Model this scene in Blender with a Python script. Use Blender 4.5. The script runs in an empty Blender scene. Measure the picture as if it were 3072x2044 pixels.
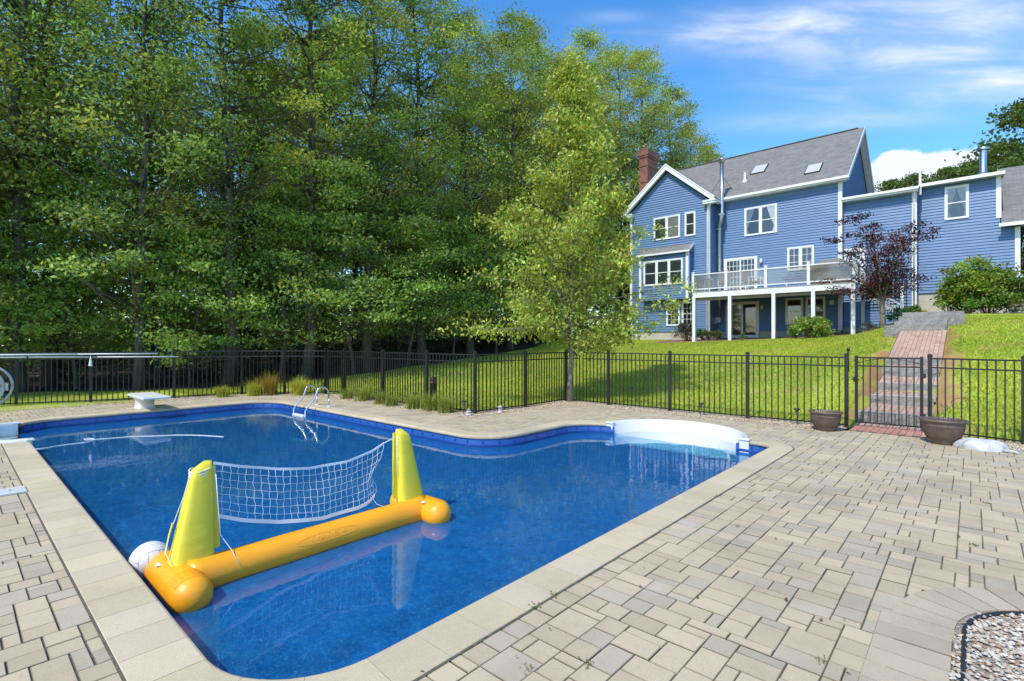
import bpy, math, random
import numpy as np
from math import sin, cos, pi, radians, atan2, sqrt
from mathutils import Vector

S = bpy.context.scene
COL = S.collection
# ------------------------------------------------------------------ camera
# world axes follow the pool and the house: +Y runs from the camera's deck to the house front
TH = atan2(.67, .742)
cam = bpy.data.cameras.new('camera'); camo = bpy.data.objects.new('camera', cam); COL.objects.link(camo)
camo.location = (0, 0, 1.7); camo.rotation_euler = (radians(90), 0, TH)
cam.sensor_width = 36; cam.lens = 17.93; cam.clip_end = 900; cam.clip_start = .05
S.camera = camo
S.view_settings.view_transform = 'Standard'; S.view_settings.look = 'None'
S.view_settings.gamma = 1; S.cycles.diffuse_bounces = 5; S.view_settings.exposure = 0.40
# ------------------------------------------------------------------ sun and sky
SUNH = Vector((.02, -1, 0)).normalized(); EL = radians(52)
sd = Vector((SUNH.x*cos(EL), SUNH.y*cos(EL), sin(EL)))
sun = bpy.data.lights.new('sun', 'SUN'); sun.energy = 3.15; sun.angle = radians(1.2); sun.color = (1, .94, .84)
suno = bpy.data.objects.new('sun', sun); COL.objects.link(suno)
suno.rotation_euler = (-sd).to_track_quat('-Z', 'Y').to_euler()
W = bpy.data.worlds.new('World'); S.world = W; W.use_nodes = True
nt = W.node_tree; N = nt.nodes; L = nt.links; N.clear()
def wn(t, **k):
    n = N.new(t)
    for a, b in k.items(): setattr(n, a, b)
    return n
def wm(op, a, b=None, c=None):
    n = wn('ShaderNodeMath', operation=op)
    for i, v in enumerate((a, b, c)):
        if v is None: continue
        if isinstance(v, (int, float)): n.inputs[i].default_value = v
        else: L.new(v, n.inputs[i])
    return n.outputs[0]
def wdot(v, d):
    n = wn('ShaderNodeVectorMath', operation='DOT_PRODUCT'); L.new(v, n.inputs[0]); n.inputs[1].default_value = d
    return n.outputs['Value']
sky = wn('ShaderNodeTexSky', sky_type='NISHITA', sun_disc=False); sky.sun_elevation = EL
sky.sun_rotation = atan2(sd.x, sd.y); sky.air_density = 1.0; sky.dust_density = .6; sky.ozone_density = 3.2
hsv = wn('ShaderNodeHueSaturation'); hsv.inputs['Saturation'].default_value = 1.3; hsv.inputs['Value'].default_value = 1.7
L.new(sky.outputs[0], hsv.inputs['Color'])
tc = wn('ShaderNodeTexCoord'); dirv = tc.outputs['Generated']
FW = (-sin(TH), cos(TH), 0); RT = (cos(TH), sin(TH), 0)
df = wm('MAXIMUM', wdot(dirv, FW), .05); cu = wm('DIVIDE', wdot(dirv, RT), df); cv = wm('DIVIDE', wdot(dirv, (0, 0, 1)), df)
def blob(cx, cy, sx, sy, rot=0):
    a = wm('SUBTRACT', cu, cx); b = wm('SUBTRACT', cv, cy)
    p = wm('ADD', wm('MULTIPLY', a, cos(rot)), wm('MULTIPLY', b, sin(rot)))
    q = wm('SUBTRACT', wm('MULTIPLY', b, cos(rot)), wm('MULTIPLY', a, sin(rot)))
    r2 = wm('ADD', wm('POWER', wm('ABSOLUTE', wm('DIVIDE', p, sx)), 2), wm('POWER', wm('ABSOLUTE', wm('DIVIDE', q, sy)), 2))
    return wm('POWER', 2.718, wm('MULTIPLY', r2, -1))
cmb = wn('ShaderNodeCombineXYZ'); L.new(cu, cmb.inputs[0]); L.new(cv, cmb.inputs[1])
def cnoise(scale, rot, stretch, detail=7, rough=.55):
    mp = wn('ShaderNodeMapping'); mp.inputs['Rotation'].default_value = (0, 0, -rot); mp.inputs['Scale'].default_value = (1, stretch, 1)
    L.new(cmb.outputs[0], mp.inputs[0]); n = wn('ShaderNodeTexNoise'); n.inputs['Scale'].default_value = scale
    n.inputs['Detail'].default_value = detail; n.inputs['Roughness'].default_value = rough; n.inputs['Distortion'].default_value = .4
    L.new(mp.outputs[0], n.inputs['Vector']); return n.outputs['Fac']
def sstep(x, a, b):
    n = wn('ShaderNodeMapRange', interpolation_type='SMOOTHSTEP'); L.new(x, n.inputs[0]); n.inputs[1].default_value = a; n.inputs[2].default_value = b
    return n.outputs[0]
wisp = sstep(cnoise(3.2, .12, 3.6), .40, .72)
m = wm('ADD', blob(.90, .60, .30, .085, .20), blob(.50, .610, .24, .045, .10))
m = wm('ADD', m, blob(.95, .50, .24, .030, .03)); m = wm('ADD', m, wm('MULTIPLY', blob(.20, .635, .06, .012), .75))
m = wm('ADD', m, wm('MULTIPLY', blob(.62, .43, .22, .02, .02), .35))
wispm = wm('MULTIPLY', wm('MULTIPLY', wm('ADD', wisp, .30), m), .78)
cn = cnoise(14, 0, 1.1, 8, .6)
cu_top = wm('ADD', blob(.765, .345, .050, .035), wm('ADD', blob(.90, .350, .085, .040), blob(.74, .295, .13, .045)))
cum = sstep(wm('ADD', cu_top, wm('MULTIPLY', wm('SUBTRACT', cn, .5), .9)), .46, .66)
cloud = wm('MINIMUM', wm('ADD', wispm, wm('MULTIPLY', cum, .93)), 1)
mx = wn('ShaderNodeMix', data_type='RGBA'); L.new(cloud, mx.inputs['Factor']); L.new(hsv.outputs[0], mx.inputs['A'])
mx.inputs['B'].default_value = (5.9, 6.15, 6.6, 1)
bg = wn('ShaderNodeBackground'); bg.inputs['Strength'].default_value = .130; L.new(mx.outputs['Result'], bg.inputs['Color'])
wo = wn('ShaderNodeOutputWorld'); L.new(bg.outputs[0], wo.inputs['Surface'])

# ================================================================== helpers
def tag(o, label=None, cat=None, group=None, kind=None):
    if label: o['label'] = label
    if cat: o['category'] = cat
    if group: o['group'] = group
    if kind: o['kind'] = kind
    return o
def thing(name, label, cat, loc=(0, 0, 0), group=None, rz=0):
    o = bpy.data.objects.new(name, None); COL.objects.link(o); o.location = loc; o.rotation_euler = (0, 0, rz)
    o.empty_display_size = .2
    return tag(o, label, cat, group)
def link(name, me, parent=None, label=None):
    o = bpy.data.objects.new(name, me); COL.objects.link(o)
    if parent: o.parent = parent
    if label: o['label'] = label
    return o
class MB:
    """collects shapes, linked as ONE mesh object; coordinates are relative to org"""
    def __init__(s, org=(0, 0, 0)): s.v = []; s.f = []; s.m = []; s.org = Vector(org); s.mi = 0; s.sm = []; s.smooth = False
    def add(s, vs, fs):
        b = len(s.v); s.v += [tuple(Vector(v)-s.org) for v in vs]
        s.f += [tuple(i+b for i in f) for f in fs]; s.m += [s.mi]*len(fs); s.sm += [s.smooth]*len(fs); return s
    def box(s, x0, x1, y0, y1, z0, z1):
        vs = [(x, y, z) for z in (z0, z1) for y in (y0, y1) for x in (x0, x1)]
        return s.add(vs, [(0, 2, 3, 1), (4, 5, 7, 6), (0, 1, 5, 4), (2, 6, 7, 3), (0, 4, 6, 2), (1, 3, 7, 5)])
    def bbox(s, x0, x1, y0, y1, z0, z1, c=.006):
        """box with chamfered top edges"""
        vs = [(x0, y0, z0), (x1, y0, z0), (x1, y1, z0), (x0, y1, z0), (x0, y0, z1-c), (x1, y0, z1-c), (x1, y1, z1-c), (x0, y1, z1-c),
              (x0+c, y0+c, z1), (x1-c, y0+c, z1), (x1-c, y1-c, z1), (x0+c, y1-c, z1)]
        return s.add(vs, [(3, 2, 1, 0), (0, 1, 5, 4), (1, 2, 6, 5), (2, 3, 7, 6), (3, 0, 4, 7), (4, 5, 9, 8), (5, 6, 10, 9), (6, 7, 11, 10), (7, 4, 8, 11), (8, 9, 10, 11)])
    def beam(s, a, b, w, h=None):
        """square bar from a to b"""
        h = h or w; a = Vector(a); b = Vector(b); d = (b-a).normalized()
        u = d.cross(Vector((0, 0, 1)));  u = Vector((1, 0, 0)) if u.length < 1e-4 else u.normalized()
        n = u.cross(d).normalized(); vs = []
        for p in (a, b):
            for i, j in ((-1, -1), (1, -1), (1, 1), (-1, 1)): vs.append(p+u*i*w/2+n*j*h/2)
        return s.add(vs, [(0, 1, 2, 3), (7, 6, 5, 4), (0, 4, 5, 1), (1, 5, 6, 2), (2, 6, 7, 3), (3, 7, 4, 0)])
    def tube(s, pts, r, n=8, cap=True):
        pts = [Vector(p) for p in pts]; k = len(pts); rr = r if hasattr(r, '__len__') else [r]*k
        vs = []; fs = []; u = None
        for i, p in enumerate(pts):
            d = (pts[min(i+1, k-1)]-pts[max(i-1, 0)])
            d = d.normalized() if d.length > 1e-9 else Vector((0, 0, 1))
            if u is None: u = d.orthogonal().normalized()
            else:
                u = (u-d*u.dot(d)); u = u.normalized() if u.length > 1e-6 else d.orthogonal().normalized()
            w = d.cross(u)
            for j in range(n): a = 2*pi*j/n; vs.append(p+(u*cos(a)+w*sin(a))*rr[i])
        for i in range(k-1):
            for j in range(n): fs.append((i*n+j, i*n+(j+1) % n, (i+1)*n+(j+1) % n, (i+1)*n+j))
        if cap: fs.append(tuple(range(n-1, -1, -1))); fs.append(tuple((k-1)*n+j for j in range(n)))
        sm = s.smooth; s.smooth = True; s.add(vs, fs); s.smooth = sm; return s
    def lathe(s, prof, c=(0, 0, 0), n=28, sx=1, sy=1):
        c = Vector(c); vs = []; fs = []; k = len(prof)
        for r, z in prof:
            for j in range(n): a = 2*pi*j/n; vs.append(c+Vector((r*cos(a)*sx, r*sin(a)*sy, z)))
        for i in range(k-1):
            for j in range(n): fs.append((i*n+j, i*n+(j+1) % n, (i+1)*n+(j+1) % n, (i+1)*n+j))
        sm = s.smooth; s.smooth = True; s.add(vs, fs); s.smooth = sm; return s
    def prism(s, pts, y0, y1):
        """polygon in xz (counter-clockwise seen from -y) extruded from y0 to y1"""
        n = len(pts); vs = [(x, y0, z) for x, z in pts]+[(x, y1, z) for x, z in pts]
        fs = [tuple(range(n)), tuple(range(2*n-1, n-1, -1))]+[(i, i+n, (i+1) % n+n, (i+1) % n) for i in range(n)]
        return s.add(vs, fs)
    def prismx(s, pts, x0, x1):
        n = len(pts); vs = [(x0, y, z) for y, z in pts]+[(x1, y, z) for y, z in pts]
        fs = [tuple(range(n)), tuple(range(2*n-1, n-1, -1))]+[(i, i+n, (i+1) % n+n, (i+1) % n) for i in range(n)]
        return s.add(vs, fs)
    def build(s, name, mat, parent=None, label=None):
        me = bpy.data.meshes.new(name); me.from_pydata(s.v, [], s.f)
        for m_ in (mat if isinstance(mat, (list, tuple)) else [mat]): me.materials.append(m_)
        me.polygons.foreach_set('material_index', s.m); me.polygons.foreach_set('use_smooth', s.sm); me.update()
        import bmesh
        bm = bmesh.new(); bm.from_mesh(me); bmesh.ops.recalc_face_normals(bm, faces=bm.faces); bm.to_mesh(me); bm.free()
        o = link(name, me, parent, label)
        if parent is None: o.location = s.org
        else: o.location = s.org-Vector(parent.location) if s.org.length > 0 or True else (0, 0, 0)
        return o
def npmesh(name, V, Q, mats, cols=None, smooth=False, midx=None):
    me = bpy.data.meshes.new(name); n = len(Q); k = Q.shape[1]
    me.vertices.add(len(V)); me.vertices.foreach_set('co', np.asarray(V, np.float32).ravel())
    me.loops.add(n*k); me.loops.foreach_set('vertex_index', np.asarray(Q, np.int32).ravel())
    me.polygons.add(n); me.polygons.foreach_set('loop_start', np.arange(0, n*k, k, dtype=np.int32))
    me.polygons.foreach_set('loop_total', np.full(n, k, np.int32))
    me.polygons.foreach_set('use_smooth', np.full(n, bool(smooth)))
    if midx is not None: me.polygons.foreach_set('material_index', np.asarray(midx, np.int32))
    me.update(calc_edges=True)
    if cols is not None:   # per face colour
        ca = me.color_attributes.new('Col', 'FLOAT_COLOR', 'CORNER')
        c = np.ones((n, k, 4), np.float32); c[:, :, :3] = np.asarray(cols, np.float32)[:, None, :]; ca.data.foreach_set('color', c.ravel())
    for m_ in (mats if isinstance(mats, (list, tuple)) else [mats]): me.materials.append(m_)
    return me

# ------------------------------------------------------------------ materials
class NT:
    def __init__(s, name):
        s.mat = bpy.data.materials.new(name); s.mat.use_nodes = True; s.t = s.mat.node_tree; s.n = s.t.nodes; s.l = s.t.links
        s.b = s.n['Principled BSDF']; s.out = s.n['Material Output']
    def new(s, t, **k):
        n = s.n.new(t)
        for a, b in k.items(): setattr(n, a, b)
        return n
    def co(s, kind='Object', scale=None, rot=None):
        t = s.new('ShaderNodeTexCoord'); o = t.outputs[kind]
        if scale or rot:
            m_ = s.new('ShaderNodeMapping')
            if scale: m_.inputs['Scale'].default_value = scale
            if rot: m_.inputs['Rotation'].default_value = rot
            s.l.new(o, m_.inputs[0]); o = m_.outputs[0]
        return o
    def noise(s, scale, detail=4, rough=.5, vec=None, dist=0, out='Fac'):
        n = s.new('ShaderNodeTexNoise'); n.inputs['Scale'].default_value = scale; n.inputs['Detail'].default_value = detail
        n.inputs['Roughness'].default_value = rough; n.inputs['Distortion'].default_value = dist
        s.l.new(vec if vec is not None else s.co(), n.inputs['Vector']); return n.outputs[out]
    def vor(s, scale, vec=None, feature='F1', out='Distance'):
        n = s.new('ShaderNodeTexVoronoi', feature=feature); n.inputs['Scale'].default_value = scale
        s.l.new(vec if vec is not None else s.co(), n.inputs['Vector']); return n.outputs[out]
    def math(s, op, a, b=None, c=None):
        n = s.new('ShaderNodeMath', operation=op)
        for i, v in enumerate((a, b, c)):
            if v is None: continue
            if isinstance(v, (int, float)): n.inputs[i].default_value = v
            else: s.l.new(v, n.inputs[i])
        return n.outputs[0]
    def ramp(s, fac, stops):
        n = s.new('ShaderNodeValToRGB'); e = n.color_ramp.elements
        while len(e) < len(stops): e.new(.5)
        for i, (p, c) in enumerate(stops):
            e[i].position = p; e[i].color = (c, c, c, 1) if isinstance(c, (int, float)) else (*c, 1)
        s.l.new(fac, n.inputs[0]); return n.outputs[0]
    def mix(s, f, a, b, mode='MIX'):
        n = s.new('ShaderNodeMix', data_type='RGBA', blend_type=mode)
        for k, v in (('Factor', f), ('A', a), ('B', b)):
            if isinstance(v, (int, float)): n.inputs[k].default_value = v if k == 'Factor' else (v, v, v, 1)
            elif isinstance(v, tuple): n.inputs[k].default_value = (*v, 1)
            else: s.l.new(v, n.inputs[k])
        return n.outputs['Result']
    def attr(s, name='Col'):
        n = s.new('ShaderNodeAttribute'); n.attribute_name = name; return n.outputs['Color']
    def color(s, c):
        if isinstance(c, tuple): s.b.inputs['Base Color'].default_value = (*c, 1)
        else: s.l.new(c, s.b.inputs['Base Color'])
        return s
    def set(s, **k):
        nm = {'rough': 'Roughness', 'metal': 'Metallic', 'ior': 'IOR', 'spec': 'Specular IOR Level', 'coat': 'Coat Weight', 'coatr': 'Coat Roughness', 'trans': 'Transmission Weight', 'alpha': 'Alpha'}
        for a, b in k.items():
            i = s.b.inputs[nm[a]]
            if isinstance(b, (int, float)): i.default_value = b
            else: s.l.new(b, i)
        return s
    def bump(s, h, strength=.3, dist=.01):
        n = s.new('ShaderNodeBump'); n.inputs['Strength'].default_value = strength; n.inputs['Distance'].default_value = dist
        s.l.new(h, n.inputs['Height']); s.l.new(n.outputs[0], s.b.inputs['Normal']); return s
def plain(name, c, rough=.5, var=.12, sc=6, metal=0, bump=0, spec=.5):
    m_ = NT(name); n = m_.noise(sc, 5, .6)
    a = tuple(x*(1-var) for x in c); b = tuple(min(1, x*(1+var)) for x in c)
    m_.color(m_.ramp(n, [(.3, a), (.7, b)])).set(rough=rough, metal=metal, spec=spec)
    if bump: m_.bump(m_.noise(sc*12, 4, .6), bump, .004)
    return m_.mat
def leafmat(name, trans=.35, bright=1., rough=.5, tr_tint=(1.25, 1.15, .45)):
    m_ = NT(name); c = m_.attr()
    oi = m_.new('ShaderNodeObjectInfo'); v = m_.math('MULTIPLY_ADD', oi.outputs['Random'], .34, .83*1.0)
    v = m_.math('MULTIPLY', v, bright)
    vm = m_.new('ShaderNodeVectorMath', operation='SCALE'); m_.l.new(c, vm.inputs[0]); m_.l.new(v, vm.inputs['Scale'])
    m_.color(vm.outputs[0]).set(rough=rough, spec=.35)
    t = m_.new('ShaderNodeBsdfTranslucent'); tm = m_.mix(1., vm.outputs[0], tr_tint, 'MULTIPLY'); m_.l.new(tm, t.inputs[0])
    ms = m_.new('ShaderNodeMixShader'); ms.inputs[0].default_value = trans
    m_.l.new(m_.b.outputs[0], ms.inputs[1]); m_.l.new(t.outputs[0], ms.inputs[2]); m_.l.new(ms.outputs[0], m_.out.inputs['Surface'])
    return m_.mat
M = {}
M['white'] = plain('white_trim_paint', (.74, .75, .76), .45, .06, 3)
M['offwhite'] = plain('weathered_white_paint', (.62, .63, .64), .5, .1, 4)
M['plastic'] = plain('white_plastic', (.64, .66, .65), .28, .04, 2)
M['board'] = plain('stained_fibreglass', (.66, .64, .58), .45, .14, 5)
M['black'] = plain('black_powder_coat', (.016, .017, .016), .38, .2, 8)
M['steel'] = plain('stainless_steel', (.62, .62, .62), .16, .05, 8, metal=1)
M['galv'] = plain('galvanised_flue', (.55, .56, .58), .3, .1, 8, metal=1)
M['glassdark'] = plain('dark_interior', (.018, .02, .022), .6, .3, 3)
M['blind'] = plain('grey_window_blind', (.24, .24, .235), .7, .1, 3)
M['curtain'] = plain('white_curtain', (.55, .56, .58), .8, .15, 9)
M['conc'] = plain('foundation_concrete', (.46, .43, .37), .9, .12, 2.5, bump=.3)
M['wood_under'] = plain('deck_joist_wood', (.30, .25, .17), .8, .2, 3)
M['pot'] = plain('brown_plastic_pot', (.125, .088, .066), .5, .28, 9, bump=.15)
M['soil'] = plain('potting_soil', (.05, .035, .025), .95, .4, 30, bump=.8)
M['bag'] = plain('white_plastic_bag', (.50, .51, .52), .35, .16, 14, bump=.4)
M['ball'] = plain('white_ball_vinyl', (.74, .73, .72), .42, .06, 3)
M['seam'] = plain('ball_seam', (.32, .31, .31), .6, .1, 8)
M['yellow'] = plain('yellow_vinyl', (.76, .66, .045), .34, .06, 2, bump=0)
M['orange'] = plain('orange_vinyl', (.90, .40, .014), .33, .06, 2)
M['embossed'] = plain('pale_printed_vinyl', (.90, .50, .06), .4, .05, 2)
def vinyl(name, c, r):
    b = NT(name); b.color(b.ramp(b.noise(2.5, 5, .6), [(.3, tuple(x*.93 for x in c)), (.7, tuple(min(1, x*1.05) for x in c))])).set(rough=b.ramp(b.noise(5, 4, .6), [(.3, r*.8), (.7, r*1.5)]))
    return b.bump(b.noise(7, 3, .55, b.co('Object', (1, .35, 1.6)), .6), .35, .012).mat
M['yellow'] = vinyl('yellow_vinyl', (.76, .66, .045), .34); M['orange'] = vinyl('orange_vinyl', (.92, .375, .012), .32)
M['net'] = plain('white_net_cord', (.80, .82, .84), .7, .05, 9)
M['pole'] = plain('white_fibreglass_pole', (.74, .76, .76), .35, .05, 4)
M['hose'] = plain('pale_grey_hose', (.40, .42, .50), .4, .1, 12)
M['bark'] = NT('grey_brown_bark'); _b = M['bark']
_n = _b.noise(5, 6, .65, _b.co('Object', (3, 3, .6))); _b.color(_b.ramp(_n, [(.3, (.045, .038, .03)), (.7, (.17, .15, .12))])).set(rough=.92).bump(_n, .8, .03); M['bark'] = _b.mat
M['bark2'] = plain('smooth_grey_bark', (.21, .18, .14), .85, .3, 7, bump=.5)
M['leaf'] = leafmat('woodland_leaves', .45)
M['leaf_bright'] = leafmat('pear_leaves', .34, 1.0, .38)
M['leaf_purple'] = leafmat('purple_leaves', .2, 1., .4, (1.3, .5, .6))
M['grassblade'] = leafmat('grass_blades', .3, 1., .55)
# siding
_b = NT('blue_painted_clapboard'); _n = _b.noise(1.2, 4, .6, _b.co('Object', (1, 1, 5)))
_b.color(_b.ramp(_n, [(.3, (.088, .182, .350)), (.7, (.114, .220, .400))])).set(rough=.5).bump(_b.noise(30, 3, .6, _b.co('Object', (1, 1, 8))), .12, .004); M['siding'] = _b.mat
# shingles
_b = NT('grey_asphalt_shingles'); v = _b.co('Object')
br = _b.new('ShaderNodeTexBrick'); br.offset = .5; _sep = _b.new('ShaderNodeSeparateXYZ'); _b.l.new(v, _sep.inputs[0])
_cx = _b.math('ADD', _sep.outputs[0], _b.math('MULTIPLY', _sep.outputs[1], .0)); _cm = _b.new('ShaderNodeCombineXYZ'); _b.l.new(_cx, _cm.inputs[0])
_b.l.new(_b.math('MULTIPLY', _b.math('ADD', _sep.outputs[2], _b.math('MULTIPLY', _sep.outputs[1], .6)), 1.), _cm.inputs[1])
_b.l.new(_cm.outputs[0], br.inputs['Vector']); br.inputs['Scale'].default_value = 1; br.inputs['Brick Width'].default_value = .3; br.inputs['Row Height'].default_value = .15
br.inputs['Mortar Size'].default_value = .012; br.inputs['Color1'].default_value = (.15, .145, .14, 1); br.inputs['Color2'].default_value = (.235, .23, .215, 1); br.inputs['Mortar'].default_value = (.09, .09, .09, 1)
br.inputs['Bias'].default_value = -.1
_n = _b.noise(3, 5, .6); _b.color(_b.mix(.5, br.outputs['Color'], _b.ramp(_n, [(.3, (.13, .128, .118)), (.7, (.255, .247, .228))]))).set(rough=.95).bump(br.outputs['Fac'], .5, -.01); M['shingle'] = _b.mat
# brick chimney
_b = NT('red_chimney_brick'); v = _b.co('Object'); _sep = _b.new('ShaderNodeSeparateXYZ'); _b.l.new(v, _sep.inputs[0]); _cm = _b.new('ShaderNodeCombineXYZ')
_b.l.new(_b.math('ADD', _sep.outputs[0], _sep.outputs[1]), _cm.inputs[0]); _b.l.new(_sep.outputs[2], _cm.inputs[1])
br = _b.new('ShaderNodeTexBrick'); _b.l.new(_cm.outputs[0], br.inputs['Vector']); br.inputs['Scale'].default_value = 1; br.inputs['Brick Width'].default_value = .21; br.inputs['Row Height'].default_value = .075
br.inputs['Mortar Size'].default_value = .01; br.inputs['Color1'].default_value = (.33, .085, .05, 1); br.inputs['Color2'].default_value = (.20, .055, .04, 1); br.inputs['Mortar'].default_value = (.30, .22, .18, 1)
_b.color(_b.mix(_b.ramp(_b.noise(1.5, 5, .6), [(.45, 0), (.75, .55)]), br.outputs['Color'], (.09, .045, .035))).set(rough=.9).bump(br.outputs['Fac'], .6, -.01); M['brick'] = _b.mat
# pavers: colour from attribute, speckle
def pavermat(name, k=1.):
    b = NT(name); c = b.attr(); fine = b.noise(260, 3, .7); sp = b.ramp(fine, [(.3, .72*k), (.5, 1.*k), (.72, 1.22*k)])
    big = b.ramp(b.noise(1.1, 6, .62), [(.28, .80), (.5, 1.), (.75, 1.10)])
    col = b.mix(1., b.mix(1., c, sp, 'MULTIPLY'), big, 'MULTIPLY')
    st = b.ramp(b.noise(.55, 6, .7, b.co('Object', (1, 1.3, 1))), [(.60, 0), (.78, .35)])
    col = b.mix(st, col, (.24, .21, .17))
    ef = b.ramp(b.noise(.8, 5, .65, b.co('Object', (1, 1, 1))), [(.60, 0), (.74, .30)]); col = b.mix(ef, col, (.62, .58, .52))
    b.color(col).set(rough=.9, spec=.3).bump(b.noise(170, 3, .7), .35, .004); return b.mat
M['paver'] = pavermat('concrete_pavers')
M['coping'] = pavermat('cast_concrete_coping', 1.)
M['joint'] = plain('joint_sand', (.115, .098, .072), .95, .4, 25, bump=.5)
_b = NT('granite_slab'); _n = _b.noise(14, 6, .7); _b.color(_b.mix(.5, _b.ramp(_n, [(.3, (.11, .105, .10)), (.7, (.42, .40, .37))]), _b.ramp(_b.noise(3, 4, .6), [(.3, (.16, .15, .13)), (.7, (.36, .34, .31))]))).set(rough=.9).bump(_b.noise(9, 6, .7), 1., .05); M['granite'] = _b.mat
_b = NT('granite_slab_top'); _b.color(_b.ramp(_b.noise(6, 6, .7), [(.3, (.36, .35, .34)), (.7, (.56, .54, .51))])).set(rough=.85).bump(_b.noise(30, 4, .6), .3, .01); M['granite_top'] = _b.mat
_b = NT('gravel'); c1 = _b.vor(42, out='Color'); _s = _b.new('ShaderNodeSeparateColor'); _b.l.new(c1, _s.inputs[0])
_b.color(_b.ramp(_s.outputs[0], [(.0, (.20, .13, .075)), (.35, (.44, .33, .21)), (.7, (.56, .46, .33)), (1., (.66, .60, .50))])).set(rough=.9).bump(_b.vor(42), .9, -.02); M['gravel'] = _b.mat
_b = NT('white_gravel_base'); _b.color(_b.ramp(_b.noise(60, 3, .7), [(.3, (.20, .16, .12)), (.7, (.48, .43, .37))])).set(rough=.9).bump(_b.vor(60), .9, -.02); M['gravelw'] = _b.mat
_b = NT('gravel_stones'); _b.color(_b.attr()).set(rough=.8); M['stones'] = _b.mat
M['edging'] = plain('black_plastic_edging', (.02, .02, .02), .5, .2, 9)
M['stonewall'] = plain('fieldstone', (.30, .27, .23), .9, .4, 5, bump=.8)

rnd = random.Random(7); rng = np.random.default_rng(11)

# ================================================================== terrain
XT = [-150, -40, -22, -18, -15.6, -8, -3.6, -1.75, -.6, 2, 10, 150]
YT = [-60, 6, 11.9, 13, 14.5, 16, 17.3, 20.5, 23, 26, 28, 33, 45, 240]
ZT = {-150: [0, 0, .2, .3, .4, .5, .6, .9, 1.2, 1.6, 2, 2.4, 3, 5], -40: [0, 0, .2, .3, .4, .5, .6, .9, 1.3, 1.8, 2.1, 2.5, 3, 5],
      -22: [0, .08, .3, .4, .5, .65, .8, 1.1, 1.5, 2.0, 2.3, 2.7, 3.2, 5], -18: [0, .05, .35, .45, .6, .75, .85, 1.1, 1.5, 1.95, 2.2, 2.5, 3, 5],
      -15.6: [0, 0, .05, .12, .3, .45, .6, .9, 1.22, 1.5, 1.72, 2.1, 2.6, 5], -8: [0, 0, 0, .08, .25, .45, .65, 1.1, 1.5, 1.78, 1.83, 2., 2.6, 5],
      -3.6: [0, 0, 0, .10, .30, .55, .75, 1.38, 1.78, 1.95, 2.1, 2.4, 2.8, 5], -1.75: [0, 0, 0, .12, .38, .80, 1.12, 1.93, 2.30, 2.6, 2.85, 3.1, 3.2, 5],
      -.6: [0, 0, 0, .14, .42, .84, 1.16, 1.97, 2.40, 2.68, 2.85, 3.05, 3.2, 5], 2: [0, 0, .0, .25, .6, .95, 1.25, 1.98, 2.38, 2.66, 2.78, 2.95, 3.1, 5],
      10: [0, 0, .1, .4, .8, 1.1, 1.4, 2.1, 2.5, 2.8, 2.9, 3.0, 3.3, 5], 150: [0, 0, .2, .6, 1, 1.4, 1.8, 2.4, 2.8, 3, 3.2, 3.3, 3.6, 5]}
_Z = np.array([ZT[x] for x in XT])
def sm_interp(x, xs, vals):
    return np.interp(x, xs, vals)
def gz(x, y):
    x = np.asarray(x, float); y = np.asarray(y, float); sh = np.broadcast(x, y).shape
    x = np.broadcast_to(x, sh).ravel(); y = np.broadcast_to(y, sh).ravel()
    i = np.clip(np.searchsorted(XT, x)-1, 0, len(XT)-2); j = np.clip(np.searchsorted(YT, y)-1, 0, len(YT)-2)
    X = np.array(XT); Y = np.array(YT); a = np.clip((x-X[i])/(X[i+1]-X[i]), 0, 1); b = np.clip((y-Y[j])/(Y[j+1]-Y[j]), 0, 1)
    r = _Z[i, j]*(1-a)*(1-b)+_Z[i+1, j]*a*(1-b)+_Z[i, j+1]*(1-a)*b+_Z[i+1, j+1]*a*b
    return r.reshape(sh) if sh else float(r[0])
def smooth_gz(x, y):
    k = .7; r = 0
    for dx, dy in ((0, 0), (k, 0), (-k, 0), (0, k), (0, -k)): r = r+gz(np.asarray(x)+dx, np.maximum(np.asarray(y)+dy, -60))
    return r/5
def gh(x, y): return float(smooth_gz(np.array([x]), np.array([y]))[0])
DECK = [(-16.95, -4), (-16.95, 5.9), (-15.15, 7.62), (-8.15, 7.62), (-7.95, 11.05), (-1.9, 11.15), (-1.75, 11.45), (-.62, 11.45), (-.5, 11.3), (.9, 10.95), (6.5, 9.3), (6.5, -4)]
def inpoly(x, y, P):
    r = np.zeros(np.shape(x), bool); n = len(P)
    for i in range(n):
        x0, y0 = P[i]; x1, y1 = P[(i+1) % n]
        if y0 == y1: continue
        c = ((y0 > y) != (y1 > y)) & (x < (x1-x0)*(y-y0)/(y1-y0)+x0); r ^= c
    return r
def vnoise(x, y, s, seed=0):
    r = np.zeros(np.shape(x)); g = np.random.default_rng(seed)
    for k in range(5):
        for _ in range(3):
            a = g.uniform(0, 2*pi); f = s*(1.9**k)*g.uniform(.7, 1.3); r += np.sin((x*cos(a)+y*sin(a))*f+g.uniform(0, 6.28))*(.62**k)
    return r/4.5
def axis(a, b, lo, hi, st):
    A = np.arange(a, b+1e-6, st); l = [a-st*1.5**k for k in range(1, 40)]; l = np.cumsum([-st*1.22**k for k in range(1, 60)])+a; l = l[l > lo]
    h = np.cumsum([st*1.22**k for k in range(1, 60)])+b; h = h[h < hi]
    return np.concatenate([[lo], l[::-1], A, h, [hi]])
gx = axis(-25, 6, -150, 150, .25); gy = axis(-3, 36, -60, 240, .25)
GX, GY = np.meshgrid(gx, gy, indexing='ij'); GZ = smooth_gz(GX, GY)
GZ = GZ+np.where(GY > 12.4, vnoise(GX, GY, .8, 3)*.02, 0)
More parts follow.
